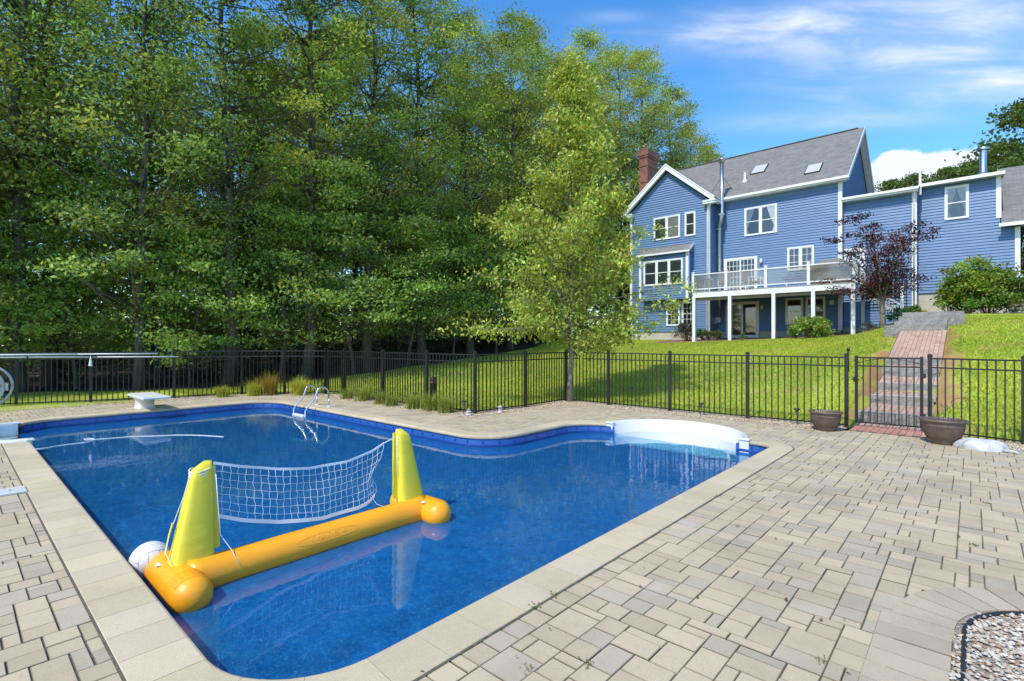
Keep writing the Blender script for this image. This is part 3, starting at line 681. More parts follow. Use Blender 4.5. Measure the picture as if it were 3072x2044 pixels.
# gravel bed at the lower right
B = MB(); ring = [(BEDC[0]+BR*cos(radians(a)), BEDC[1]+BR*sin(radians(a)), -.004) for a in range(90, 181, 6)]
B.add(ring+[(BEDC[0]-BR, 1.2, -.004), (4.5, 1.2, -.004), (4.5, BEDC[1]+BR, -.004)], [tuple(range(len(ring)+3))]); tag(B.build('gravel_bed', M['gravelw']), kind='structure')
n = 15000; bx = rng.uniform(BEDC[0]-BR, BEDC[0]+1.9, n); by = rng.uniform(2.2, BEDC[1]+BR, n); rr = np.hypot(bx-BEDC[0], by-BEDC[1]); k = ~((rr > BR-.03) & (bx < BEDC[0]) & (by > BEDC[1])); bx, by = bx[k], by[k]
pal = np.array([(.54, .49, .40), (.50, .41, .30), (.40, .28, .18), (.58, .54, .47), (.43, .36, .27), (.36, .19, .10), (.52, .46, .37)])
stones('gravel', np.stack([bx, by, rng.uniform(.0, .016, len(bx))], -1), .016, pal[rng.choice(7, len(bx), p=[.24, .18, .12, .2, .12, .05, .09])]*rng.uniform(.75, 1.1, (len(bx), 1)), 'pale crushed stone filling the round bed at the lower right corner')
B = MB(); pts = [(BEDC[0]+(BR-.045)*cos(radians(a)), BEDC[1]+(BR-.045)*sin(radians(a)), .008) for a in range(90, 181, 5)]+[(BEDC[0]-BR+.045, y, .008) for y in (3.5, 3.0, 2.5, 2.0, 1.5)]
pts = [(4.5, BEDC[1]+BR-.045, .008)]+pts; B.tube(pts, .013, 8); tag(B.build('bed_edging', M['edging']), 'black plastic edging curving round the gravel bed', 'edging')

# brick path and its steps
def pz(y):
    if y < 12.9: return .012
    prof = [(12.9, .20), (14.25, .26), (14.2501, .45), (15.45, .49), (15.4501, .66), (16.2, .80), (16.2001, .99), (17.3, 1.04), (17.3001, 1.22), (20.6, 2.02), (24, 2.02)]
    return float(np.interp(y, [p[0] for p in prof], [p[1] for p in prof]))
pV, pQ, pC = [], [], []
y = 11.42
while y < 20.5:
    x = -1.72; row = 0
    while x < -.68:
        yy = y+(.1 if row % 2 else 0); y2 = yy+.2
        for brk in (12.9, 14.25, 15.45, 16.2, 17.3):
            if yy < brk < y2: y2 = brk if brk-yy > y2-brk else y2; yy = brk if y2 != brk else yy
        o_ = len(pV); z0, z1 = pz(yy+.01), pz(y2-.01); g = .003; c = np.array([.47, .30, .22])*rnd.uniform(.88, 1.10); c[1:] *= rnd.uniform(.92, 1.12)
        if y < 12.1: c = np.array([.46, .215, .165])*rnd.uniform(.85, 1.1)
        pV += [(x+g, yy+g, z0), (x+.1-g, yy+g, z0), (x+.1-g, y2-g, z1), (x+g, y2-g, z1), (x+g, yy+g, z0-.07), (x+.1-g, yy+g, z0-.07), (x+.1-g, y2-g, z1-.07), (x+g, y2-g, z1-.07)]
        for f in ((0, 1, 2, 3), (0, 4, 5, 1), (1, 5, 6, 2), (2, 6, 7, 3), (3, 7, 4, 0)): pQ.append(tuple(i+o_ for i in f)); pC.append(c)
        x += .1035; row += 1
    y += .2
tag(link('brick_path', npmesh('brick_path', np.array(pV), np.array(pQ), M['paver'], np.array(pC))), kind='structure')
B = MB(); ys = [11.40, 12.9, 14.25, 15.45, 16.2, 17.3, 20.6]
for i in range(len(ys)-1):
    a_, b_ = ys[i]+.002, ys[i+1]-.002; B.add([(-1.74, a_, pz(a_+.001)-.008), (-.66, a_, pz(a_+.001)-.008), (-.66, b_, pz(b_-.003)-.008), (-1.74, b_, pz(b_-.003)-.008)], [(0, 1, 2, 3)])
tag(B.build('path_bed', M['joint']), kind='structure')
def slab(x0, x1, y0, y1, z0, z1, name, label, cat, group, seed=0, grp=True):
    g = random.Random(seed); c = ((x0+x1)/2, y0, z0); B = MB(c); nx_ = 14; nz = 4; vs = []; fs = []
    for i in range(nx_+1):
        x = x0+(x1-x0)*i/nx_
        col = [(x, y0+g.uniform(-.022, .022)*(0 if j == nz else 1)+(.01 if j == nz else 0), z0+(z1-z0)*j/nz) for j in range(nz+1)]+[(x, y1, z1), (x, y1, z0)]
        vs += col
    m_ = nz+3
    for i in range(nx_):
        for j in range(m_-1): a_ = i*m_+j; fs.append((a_, a_+m_, a_+m_+1, a_+1))
    fs += [tuple(range(m_)), tuple(nx_*m_+j for j in range(m_))]
    B.add(vs, fs)
    for q_, f in enumerate(fs):
        if q_ < nx_*(m_-1) and q_ % (m_-1) == nz: B.m[q_] = 1
    return tag(B.build(name, [M['granite'], M['granite_top']]), label, cat, group)
for i, (y, z0, z1, xa, xb, lab) in enumerate([(12.9, .0, .205, -1.80, -.62, 'lowest grey granite step, just behind the black gate'), (14.25, .2, .455, -1.76, -.62, 'second granite step up the brick path'),
        (15.45, .42, .665, -1.75, -.60, 'third granite step, middle of the flight on the brick path'), (16.2, .74, .995, -1.74, -.60, 'fourth granite step up the brick path'), (17.3, .98, 1.225, -1.76, -.60, 'top granite step, where the long sloping brick walk begins')]):
    slab(xa, xb, y-.05, y+.13, z0-.1, z1+.006, 'stone_step', lab, 'step', 'granite steps in the brick path', i)
for i, (y, z0, z1, xa, xb, lab) in enumerate([(20.6, 1.9, 2.19, -2.15, -.62, 'wide rough granite block step at the top end of the brick walk'), (21.3, 2.1, 2.36, -1.95, -.60, 'second rough granite block step above the brick walk'),
        (22.0, 2.25, 2.53, -1.9, -.60, 'third rough granite block step above the brick walk'), (22.7, 2.4, 2.69, -1.85, -.22, 'uppermost rough granite block step beside the house corner')]):
    slab(xa, xb, y, y+.75, z0-.25, z1, 'stone_step', lab, 'step', 'rough granite block steps', 20+i)
slab(-.60, -.18, 22.0, 22.72, 2.1, 2.56, 'stone_block', 'single pale granite block at the right side of the upper steps', 'stone block', None, 31)

# ================================================================== fences
PICK = .021; FH = 1.37
def fence_post(parent, x, y, z, h=FH+.05, w=.064):
    B = MB((x, y, z)); B.box(x-w/2, x+w/2, y-w/2, y+w/2, z-.25, z+h); o = B.build('post', M['black'], parent)
    B = MB((x, y, z)); k = w/2+.006; B.box(x-k, x+k, y-k, y+k, z+h, z+h+.018); B.add([(x-k, y-k, z+h+.018), (x+k, y-k, z+h+.018), (x+k, y+k, z+h+.018), (x-k, y+k, z+h+.018), (x, y, z+h+.04)], [(0, 1, 4), (1, 2, 4), (2, 3, 4), (3, 0, 4)])
    c = B.build('post_cap', M['black'], o); c.location = (0, 0, 0)
    return o
def picket(B, x, y, z0, z1, w, g, bend=0):
    if bend:
        B.beam((x, y, z0), (x+g[0]*bend, y+g[1]*bend, (z0*2+z1)/3), w); B.beam((x+g[0]*bend, y+g[1]*bend, (z0*2+z1)/3), (x, y, z1), w)
    else: B.box(x-w/2, x+w/2, y-w/2, y+w/2, z0, z1)
def fence_panel(parent, a, b, za, zb, name='panel', top=FH, bot=.06, np_=None):
    a = Vector((*a, za)); b = Vector((*b, zb)); d = b-a; Ln = Vector((d.x, d.y)).length; B = MB(a); up = Vector((0, 0, 1))
    for h, t in ((top, .028), (top-.165, .026), (bot, .026)): B.beam(a+up*h, b+up*h, .03, t)
    n = np_ or max(3, int(round(Ln/.117))); 
    for i in range(1, n):
        p = a.lerp(b, i/n); picket(B, p.x, p.y, p.z+bot-.03, p.z+top-.002, PICK, (d.x/Ln, d.y/Ln))
    return B.build(name, M['black'], parent)
def fence(pts, label, zf=lambda x, y: 0., first=True, last=True):
    x0, y0 = pts[0]; t = thing('metal_fence', label, 'fence', (x0, y0, zf(x0, y0)), 'black metal fence round the pool deck')
    for i, (x, y) in enumerate(pts):
        if (i == 0 and not first) or (i == len(pts)-1 and not last): continue
        fence_post(t, x, y, zf(x, y))
    for i in range(len(pts)-1):
        a, b = pts[i], pts[i+1]; fence_panel(t, a, b, zf(*a), zf(*b))
    return t
zl_ = lambda x, y: .0
fence([(-19.1, -.2)]+FL['A'], 'long left run of black metal fence behind the diving stand')
fence(FL['B'], 'black metal fence run behind the clumps of ornamental grass')
fence(FL['C'], 'black metal fence run between the jutting corner and the young tree trunk', first=False)
fence(FL['D'], 'black metal fence run along the bright lawn, from the tree trunk to the gate', first=False)
fence(FL['E'], 'black metal fence run to the right of the gate')
def gate(a, b, label, latch=True):
    a = Vector((*a, 0)); b = Vector((*b, 0)); d = (b-a).normalized(); t = thing('metal_gate', label, 'gate', a)
    B = MB(a); w = .05
    for p in (a, b): B.box(p.x-w/2, p.x+w/2, p.y-w/2, p.y+w/2, .07, 1.40)
    for h in (1.365, 1.20, .09): B.beam(a+Vector((0, 0, h)), b+Vector((0, 0, h)), .032, .028)
    B.build('frame', M['black'], t); Ln = (b-a).length; n = int(round(Ln/.115)); B = MB(a)
    for i in range(1, n): p = a.lerp(b, i/n); B.box(p.x-PICK/2, p.x+PICK/2, p.y-PICK/2, p.y+PICK/2, .08, 1.36)
    B.build('picket_panel', M['black'], t)
    B = MB(a); pts = [a.lerp(b, f)+Vector((0, 0, 1.255+.10*sin(pi*f))) for f in (0, .15, .3, .45, .6, .8, 1)]; B.tube(pts, .007, 6); B.build('brace_rod', M['black'], t)
    B = MB(a); B.box(a.x-.05, a.x-.02, a.y-.03, a.y+.03, .88, .98); B.box(a.x-.08, a.x+.05, a.y-.045, a.y-.03, .92, .94); B.build('latch', M['black'], t)
    for h in (.25, 1.0):
        B = MB(b); B.box(b.x+.02, b.x+.06, b.y-.03, b.y+.03, h, h+.09); o = B.build('hinge', M['black'], t)
    return t
gate((-1.71, 12.10), (-.70, 12.12), 'black metal gate in front of the brick path with its granite steps')
gate((-15.13, 8.08), (-14.48, 8.2), 'narrow black metal gate at the far back corner of the fence')
# latch top on the post beside the main gate
B = MB((-1.82, 11.73, 1.4)); B.tube([(-1.79, 11.72, 1.1), (-1.79, 11.72, 1.5)], .018, 8); B.tube([(-1.79, 11.72, 1.5), (-1.79, 11.72, 1.56)], .026, 8)
tag(B.build('gate_latch', M['black']), 'black latch knob on the post to the left of the path gate', 'latch')

# ================================================================== pool things
def lobj(B, name, mat, parent=None, label=None): return B.build(name, mat, parent, label)
# ladder
t = thing('pool_ladder', 'stainless steel pool ladder with two arched handrails at the far side of the pool', 'ladder', (-12.5, 6.4, 0))
for x in (-12.86, -12.24):
    B = MB(t.location); pts = [(x, 6.55, .0), (x, 6.55, .33)]
    for i in range(9): a = radians(0+i*17); pts.append((x, 6.55-.17+.17*cos(a), .33+.19*sin(a)))
    pts += [(x, 6.18, .25), (x, 5.98, .03), (x, 5.93, -.06), (x, 5.93, -.5), (x, 5.96, -1.2)]
    B.tube(pts, .0235, 12); B.build('handrail', M['steel'], t)
    B = MB(t.location); B.lathe([(.0, .035), (.045, .035), (.06, .02), (.062, 0)], (x, 6.55, 0), 18); B.build('foot_plate', M['plastic'], t)
for z in (-.17, -.48, -.8):
    B = MB(t.location); B.bbox(-12.84, -12.26, 5.88, 5.98, z-.025, z+.02, .01); B.build('step_tread', M['plastic'], t)
# diving stand with short board
t = thing('diving_stand', 'white fibreglass diving stand with a short board at the far left end of the pool', 'diving board', (-15.5, 3.35, 0))
B = MB(t.location); B.smooth = True; vs = []; fs = []; pr = [(.26, .20, 0, 0), (.25, .19, .06, 0), (.24, .175, .12, .0), (.27, .19, .19, -.01), (.34, .22, .25, -.03), (.44, .25, .30, -.06)]
k = 20
for a_, b_, z, dx in pr:
    for i in range(k):
        th = 2*pi*i/k; cx_, sy_ = cos(th), sin(th); e = .55
        vs.append((-15.55-dx+a_*math.copysign(abs(cx_)**e, cx_), 3.35+b_*math.copysign(abs(sy_)**e, sy_), z))
for j in range(len(pr)-1):
    for i in range(k): fs.append((j*k+i, j*k+(i+1) % k, (j+1)*k+(i+1) % k, (j+1)*k+i))
B.add(vs, fs); B.smooth = False; B.build('pedestal', M['board'], t)
B = MB(t.location); B.bbox(-16.0, -14.42, 3.08, 3.64, .30, .352, .018); B.build('board', M['plastic'], t)
B = MB(t.location); B.box(-15.95, -14.5, 3.13, 3.59, .352, .355); B.build('tread_pad', M['board'], t)
# skimmer lid
t = thing('skimmer_lid', 'white plastic skimmer lid lying flush in the left deck beside the coping', 'skimmer lid', (-7.95, .42, 0))
B = MB(t.location); B.bbox(-8.12, -7.83, .20, .60, .004, .030, .008); B.build('cover', M['plastic'], t)
B = MB(t.location); B.lathe([(.0, .032), (.012, .032), (.013, .029)], (-7.97, .47, 0), 12); B.build('lift_hole', M['black'], t)
# white hair-thin cord floating
B = MB((-12, 2, ZW)); pts = []
import itertools
for px_, py_ in [(-12.18, 0.84), (-12.12, 0.97), (-12.07, 1.13), (-12.17, 1.34), (-12.20, 1.59), (-12.21, 1.75), (-12.34, 1.85), (-12.54, 1.88), (-12.69, 1.81), (-12.63, 1.76), (-12.49, 1.78), (-12.40, 1.96), (-12.33, 2.21), (-12.21, 2.50), (-12.01, 2.73), (-11.79, 3.07), (-11.41, 3.37), (-10.82, 3.66)]:
    pts.append((px_, py_, ZW+.004))
sp = []
for i in range(len(pts)-1):
    p0 = Vector(pts[max(0, i-1)]); p1 = Vector(pts[i]); p2 = Vector(pts[i+1]); p3 = Vector(pts[min(len(pts)-1, i+2)])
    for k in range(6):
        u = k/6; sp.append(.5*((2*p1)+(-p0+p2)*u+(2*p0-5*p1+4*p2-p3)*u*u+(-p0+3*p1-3*p2+p3)*u**3))
B.tube(sp, .006, 6); tag(B.build('floating_cord', M['net']), 'thin white cord with one loop floating on the deep end of the pool', 'cord')

# inflatable volleyball float
FX_ = -4.43
t = thing('volleyball_float', 'orange and yellow inflatable volleyball goal floating in the pool with its white net', 'pool float', (FX_, 2.3, ZW)); TO = t.location
B = MB(TO); B.smooth = True
def capsule(B, p, q, r, n=24, m_=7, squash=1):
    p = Vector(p); q = Vector(q); d = (q-p).normalized(); pts = []; rr = []
    for i in range(m_+1): a = pi/2*(1-i/m_); pts.append(p-d*r*sin(a)); rr.append(max(.004, r*cos(a)))
    for i in range(1, 12): pts.append(p.lerp(q, i/12)); rr.append(r)
    for i in range(m_+1): a = pi/2*i/m_; pts.append(q+d*r*sin(a)); rr.append(max(.004, r*cos(a)))
    B.tube(pts, rr, n)
zc = ZW+.07
B.tube([(FX_, 1.22+i*(3.45-1.22)/30, zc+.006*sin(i*1.1)*0) for i in range(31)], [.133+.024*max(0, 1-min(i, 30-i)/5)**1.5 for i in range(31)], 28); B.build('base_tube', M['orange'], t)
for y, nm in ((1.17, 0), (3.47, 1)):
    B = MB(TO); x0, x1 = (-4.88, -4.03) if nm == 0 else (-4.92, -4.06)
    capsule(B, (x0+.11, y, zc-.005), (x1-.13, y, zc-.005), .142); B.build('end_tube', M['orange'], t)
    # seam ring wrinkles as fine ridges
    B = MB(TO)
    for k in range(5):
        x = x1-.10-.035*k; pts = [(x, y+.1432*cos(a), zc-.005+.1432*sin(a)) for a in [radians(20+i*15) for i in range(9)]]; B.tube(pts, .0016, 4)
    B.build('seam_wrinkle', M['orange'], t)
    # valve
    B = MB(TO); vx, vy = (-4.60, y-.09) if nm == 0 else (-4.3, y-.1); B.lathe([(0, .012), (.014, .012), (.018, .004), (.026, 0)], (vx, vy, zc+.112), 14); B.build('valve', M['plastic'], t)
    # upright: tapered wedge, straight side towards the net
    inn_y = 1.42 if nm == 0 else 3.185; out = -1 if nm == 0 else 1; B = MB(TO); vs = []; fs = []; B.smooth = True; kk = 20; H_ = .78 if nm == 0 else .80
    for i in range(13):
        f = i/12; ln = .31*(1-f)+.13*f; wd = .105*(1-f)+.052*f
        if f > .93: ln *= .8; wd *= .8
        if i == 12: ln *= .55; wd *= .55
        z = zc+.08+H_*f; cyy = inn_y+out*ln/2; lean = -.03*f if nm == 0 else -.02*f
        for j in range(kk):
            th = 2*pi*j/kk; vs.append((FX_-.07+lean+wd*math.copysign(abs(cos(th))**.55, cos(th)), cyy+ln/2*math.copysign(abs(sin(th))**.55, sin(th)), z))
    for i in range(12):
        for j in range(kk): fs.append((i*kk+j, i*kk+(j+1) % kk, (i+1)*kk+(j+1) % kk, (i+1)*kk+j))
    fs.append(tuple(12*kk+j for j in range(kk))); B.add(vs, fs); B.smooth = False; B.build('upright', M['yellow'], t)
    # flat sleeve panel on the net side
    B = MB(TO); xx = FX_-.07; ys_ = inn_y-out*.0
    B.add([(xx-.02, ys_-out*.0, zc+.16), (xx-.02, ys_-out*.055, zc+.16), (xx-.05, ys_-out*.03, zc+.09+H_*.94), (xx-.05, ys_+out*.02, zc+.09+H_*.94),
           (xx+.0, ys_-out*.0, zc+.16), (xx+.0, ys_-out*.055, zc+.16), (xx-.03, ys_-out*.03, zc+.09+H_*.94), (xx-.03, ys_+out*.02, zc+.09+H_*.94)],
          [(0, 1, 2, 3), (7, 6, 5, 4), (0, 4, 5, 1), (1, 5, 6, 2), (2, 6, 7, 3), (3, 7, 4, 0)]); B.build('net_sleeve', M['yellow'], t)
# raised oval print on the base tube
B = MB(TO)
def on_tube(y, a, r=.1335): return (FX_+r*cos(a), y, zc+r*sin(a))
B.tube([on_tube(2.31+.30*cos(q), radians(28)+.30*sin(q)) for q in [2*pi*i/40 for i in range(41)] if not .25 < q/(2*pi) < .26], .0015, 4)
B.build('oval_emblem', M['embossed'], t)
# raised lettering inside the oval
def stroke(B, segs, y0, a0, sc):
    for (u0, v0), (u1, v1) in segs: B.tube([on_tube(y0+sc*(u0+(u1-u0)*k/3), a0+sc*7.0*(v0+(v1-v0)*k/3)) for k in range(4)], .0018, 4)
LET = {'I': [((.5, 0), (.5, 1))], 'N': [((0, 0), (0, 1)), ((0, 1), (1, 0)), ((1, 0), (1, 1))], 'T': [((0, 1), (1, 1)), ((.5, 0), (.5, 1))],
       'E': [((0, 0), (0, 1)), ((0, 1), (1, 1)), ((0, .5), (.8, .5)), ((0, 0), (1, 0))], 'X': [((0, 0), (1, 1)), ((0, 1), (1, 0))]}
B = MB(TO)
for i, ch in enumerate('INTEX'): stroke(B, LET[ch], 2.13+i*.078, radians(22), .042)
B.build('raised_lettering', M['embossed'], t)
# net
def net_pt(f, g):
    y = 1.43+(3.02-1.43)*f; top = float(np.interp(y, [1.43, 1.65, 1.94, 2.25, 2.6, 2.89, 3.02], [.72, .65, .575, .525, .525, .575, .64]))
    low = float(np.interp(y, [1.43, 1.65, 1.94, 2.34, 2.7, 2.93, 3.02], [.30, .21, .12, .055, .06, .09, .12]))
    e = max(0, f-.86)/.14; z = top+(low-top)*g; y -= e*.11*min(1, g*1.6)*(1.1-.4*sin(g*9))
    return (FX_-.08+.05*sin(pi*f)*g+.010*sin(f*19+g*5), y, z)
nc_, nr_ = 26, 7; B = MB(TO)
for i in range(nc_+1):
    f = i/nc_; B.tube([net_pt(f+.004*sin(i*2.3+g*4), g/10) for g in range(0, 11)], .0019, 4)
for j in range(1, nr_):
    B.tube([net_pt(i/52, j/nr_+.006*sin(i*1.7+j)) for i in range(53)], .0019, 4)
B.build('net_mesh', M['net'], t)
def ribbon(B, pts, h, th=.003):
    vs = []; fs = []
    for p in pts: x, y, z = p; vs += [(x-th, y, z-h/2), (x+th, y, z-h/2), (x+th, y, z+h/2), (x-th, y, z+h/2)]
    n = len(pts)
    for i in range(n-1):
        for j in range(4): fs.append((i*4+j, i*4+(j+1) % 4, (i+1)*4+(j+1) % 4, (i+1)*4+j))
    fs += [(3, 2, 1, 0), tuple((n-1)*4+j for j in range(4))]; B.add(vs, fs)
B = MB(TO); ribbon(B, [net_pt(i/40, 0) for i in range(41)], .021); B.build('top_tape', M['net'], t)
B = MB(TO); ribbon(B, [net_pt(i/40, 1) for i in range(41)], .032); B.build('bottom_tape', M['net'], t)
B = MB(TO); e = net_pt(1, 0); B.tube([e, (FX_-.09, 3.10, .66), (FX_-.08, 3.20, .69)], .004, 6); B.build('upper_tie', M['net'], t)
B = MB(TO); e = net_pt(.97, 1); B.tube([e, (FX_-.06, 2.92, .04), (FX_, 2.98, .01)], .003, 6); B.build('lower_tie', M['net'], t)
B = MB(TO); B.tube([(FX_-.06, 3.17, .69), (FX_-.06, 3.165, .45), (FX_-.06, 3.17, .28)], .0035, 6); B.build('hanging_tie', M['net'], t)
B = MB(TO); pts = [(FX_-.09, 1.275, .68), (FX_-.09, 1.225, .5), (FX_-.10, 1.14, .25), (FX_-.08, 1.10, .10), (FX_+.01, 1.12, .03)]; B.tube(pts, .003, 6); B.tube([(FX_-.03, 1.43, .64), (FX_-.01, 1.44, .4), (FX_-.02, 1.46, .15), (FX_+.05, 1.52, .03), (FX_+.13, 1.55, -.07)], .0035, 6); B.build('guy_cord', M['net'], t)
B = MB(TO); ribbon(B, [(FX_-.10, 1.15, .30), (FX_-.10, 1.125, .2), (FX_-.09, 1.10, .08)], .02, .012); B.build('cord_flap', M['yellow'], t)
B = MB(TO)
for k in range(3): zz = .635+.022*k; B.tube([(FX_-.10+.062*cos(a), 1.345+.082*sin(a), zz+.012*sin(a*2)) for a in [2*pi*i/18 for i in range(19)]], .004, 5)
B.build('cord_wrap', M['net'], t)
# ball
t = thing('volleyball', 'white volleyball floating against the coping beside the left end of the orange tube', 'ball', (-4.93, 1.10, -.075))
R_ = .145; B = MB(t.location); prf = [(max(.001, R_*sin(pi*i/24)), -R_*cos(pi*i/24)) for i in range(25)]; B.lathe(prf, t.location, 40); B.build('ball_skin', M['ball'], t)
B = MB(t.location); c = Vector(t.location)
def sph(a, b): v = Vector((cos(a)*cos(b), sin(a)*cos(b), sin(b))); v = v/max(abs(v.x), abs(v.y), abs(v.z)); return v
def sseam(p, q):
    P = []
    for k in range(9): v = Vector(p).lerp(Vector(q), k/8); P.append(c+v.normalized()*(R_+.0006))
    B.tube(P, .0017, 4)
for ax in range(3):
    for sg in (-1, 1):
        for w in (-.33, .33, -1, 1):
            for s3 in ((-1, 1),):
                a = [0, 0, 0]; b = [0, 0, 0]; a[ax] = b[ax] = sg; u_, v_ = (ax+1) % 3, (ax+2) % 3; a[u_] = b[u_] = w; a[v_] = -1; b[v_] = 1; sseam(a, b)
B.build('seam', M['seam'], t)

# planters
def planter(x, y, k, label, plantf):
    t = thing('planter', label, 'planter', (x, y, 0), 'brown plastic planters beside the gate'); B = MB((x, y, 0)); r = .30*k; h = .40*k
    pr = [(0, .0), (r*.50, .0), (r*.52, .02), (r*.60, .06*k), (r*.74, h*.32), (r*.84, h*.56), (r*.88, h*.70), (r*.905, h*.72), (r*.905, h*.76), (r*.90, h*.78), (r*.92, h*.88), (r*.93, h*.90), (r*1.0, h*.91), (r*1.01, h*.955), (r*1.0, h), (r*.93, h), (r*.90, h*.93), (r*.88, h*.80)]
    B.lathe(pr, (x, y, 0), 44, 1.02, .95); B.build('pot', M['pot'], t)
    B = MB((x, y, 0)); 
    for j in range(40):
        a = 2*pi*j/40; B.tube([(x+1.02*cos(a)*r*q, y+.95*sin(a)*r*q, h*z) for q, z in ((.66, .2), (.76, .34), (.85, .56), (.885, .69))], .0035, 4)
    B.build('rib', M['pot'], t)
    B = MB((x, y, 0)); B.lathe([(0, h*.85), (r*.5, h*.865), (r*.9, h*.84)], (x, y, 0), 24, 1.02, .95); B.build('soil', M['soil'], t)
    B = MB((x, y, 0)); plantf(B, x, y, h*.85); return t, B
def pl1(B, x, y, z):
    B.tube([(x-.10, y-.02, z), (x-.14, y-.03, z+.3), (x-.19, y-.03, z+.62)], [.005, .004, .001], 5)
    for i in range(14): a = rnd.uniform(0, 6.28); B.tube([(x-.08, y, z), (x-.08+.06*cos(a), y+.06*sin(a), z+.05), (x-.08+.12*cos(a), y+.12*sin(a), z+.03)], [.003, .004, .001], 4)
def pl2(B, x, y, z):
    for i in range(3):
        x0 = x+(-.06+.06*i); B.tube([(x0, y, z), (x0+.01, y, z+.12), (x0-.01, y, z+.25), (x0+rnd.uniform(-.05, .05), y, z+.33)], [.004, .004, .003, .002], 5)
        B.tube([(x0, y, z+.24), (x0+.05, y+.02, z+.29), (x0+.09, y, z+.24)], .003, 5); B.tube([(x0, y, z+.26), (x0-.06, y, z+.31), (x0-.09, y, z+.28)], .003, 5)
    B.tube([(x+.13, y, z), (x+.13, y, z+.22), (x+.10, y, z+.36)]+[(x+.20+.10*cos(a), y, z+.33+.085*sin(a)) for a in [pi-2*pi*i/16 for i in range(15)]], .0045, 5)
t, B = planter(-2.06, 11.12, .92, 'brown ribbed plastic pot holding one tall dry stalk, to the left of the gate', pl1); B.build('dry_stalk', plain('dry_stalk', (.40, .40, .16), .8, .2), t)
t, B = planter(-.36, 11.00, 1.02, 'larger brown ribbed plastic pot with curled brown stems, to the right of the gate', pl2); B.build('curled_stem', plain('brown_stem', (.10, .055, .04), .8, .2), t)
# plastic bag
t = thing('plastic_bag', 'crumpled white plastic bag lying on the pavers beside the right pot', 'bag', (.10, 10.82, 0)); B = MB(t.location); B.smooth = True; vs = []; fs = []; nu, nv = 36, 12
for j in range(nv+1):
    for i in range(nu):
        a = 2*pi*i/nu; f = j/nv; r = cos(f*pi/2)**.7; wob = 1+.10*sin(3*a+2*f)+.06*sin(7*a-4*f)+.05*sin(11*a+9*f)
        vs.append((.10+.30*r*wob*cos(a), 10.82+.19*r*wob*sin(a), .004+.155*(sin(f*pi/2)**.8)*(1+.14*sin(5*a)*r+.1*sin(9*a+1)*r)))
for j in range(nv):
    for i in range(nu): fs.append((j*nu+i, j*nu+(i+1) % nu, (j+1)*nu+(i+1) % nu, (j+1)*nu+i))
B.add(vs, fs); B.build('sack', M['bag'], t)
B = MB(t.location); B.tube([(.36, 10.72, .03), (.45, 10.70, .04), (.52, 10.73, .012)], [.03, .016, .03], 8); B.build('tied_neck', M['bag'], t)
B = MB((.62, 10.7, .01)); B.tube([(.60, 10.68, .012), (1.3, 10.5, .014), (2.6, 10.1, .014), (5, 9.3, .014)], .012, 6); tag(B.build('bed_edging', M['edging']), 'straight dark edging strip between the pavers and the right fence gravel', 'edging')

# pool poles on the left fence
zt = FH+.03
def pole(a, b, label, r=.021):
    t = thing('pool_pole', label, 'pool pole', a, 'white telescopic pool poles hung on the fence'); B = MB(a); a_ = Vector(a); b_ = Vector(b); B.tube([a_, a_.lerp(b_, .62)], r, 10); B.build('outer_tube', M['pole'], t)
    B = MB(a); B.tube([a_.lerp(b_, .60), b_], r*.80, 10); B.build('inner_tube', M['pole'], t)
    return t
pole((-18.90, -.4, 1.335), (-17.37, 4.05, 1.325), 'upper of two white telescopic pool poles lying along the left fence')
pole((-18.92, -.4, 1.285), (-17.28, 4.55, 1.225), 'lower of two white telescopic pool poles, tilting down along the left fence')
t = thing('pole_hook', 'black hook clamp gripping both white poles on the left fence', 'hook', (-18.4, 1.35, 1.3)); B = MB(t.location); B.box(-18.45, -18.32, 1.36, 1.45, 1.22, 1.38); B.build('clamp', M['black'], t)
B = MB(t.location); B.tube([(-18.34, 1.4, 1.24), (-18.28, 1.4, 1.20), (-18.28, 1.4, 1.36)], .012, 6); B.build('bolt', M['black'], t)
t = thing('fence_cone', 'small white cone hanging on the fence post below the poles', 'cone', (-17.85, 2.63, 1.2)); B = MB(t.location); B.lathe([(.012, 1.28), (.02, 1.22), (.045, 1.02), (.048, 1.0), (.0, 1.0)], (-17.84, 2.62, 0), 16); B.build('cone_body', M['plastic'], t)
# vacuum hose hanging at left
t = thing('vacuum_hose', 'pale grey ribbed vacuum hose hanging in loops at the left edge', 'hose', (-18.2, 1.0, .6))
for k, (yy, rr_, hh) in enumerate([(.55, .42, 1.00), (.62, .55, 1.05), (.50, .50, 1.00)]):
    B = MB(t.location); pts = []
    for i in range(33):
        a = 2*pi*i/32; pts.append((-18.38+.05*k+.05*sin(a*2), yy+rr_*cos(a)*.92, .02+hh/2+hh/2*sin(a)))
    rads = [.030+.003*(i % 2) for i in range(33)]; B.tube(pts, rads, 10); B.build('coil', M['hose'], t)
B = MB(t.location); B.tube([(-18.35, 1.02, .42), (-18.35, 1.02, .62)], .035, 12); B.build('cuff', M['plastic'], t)

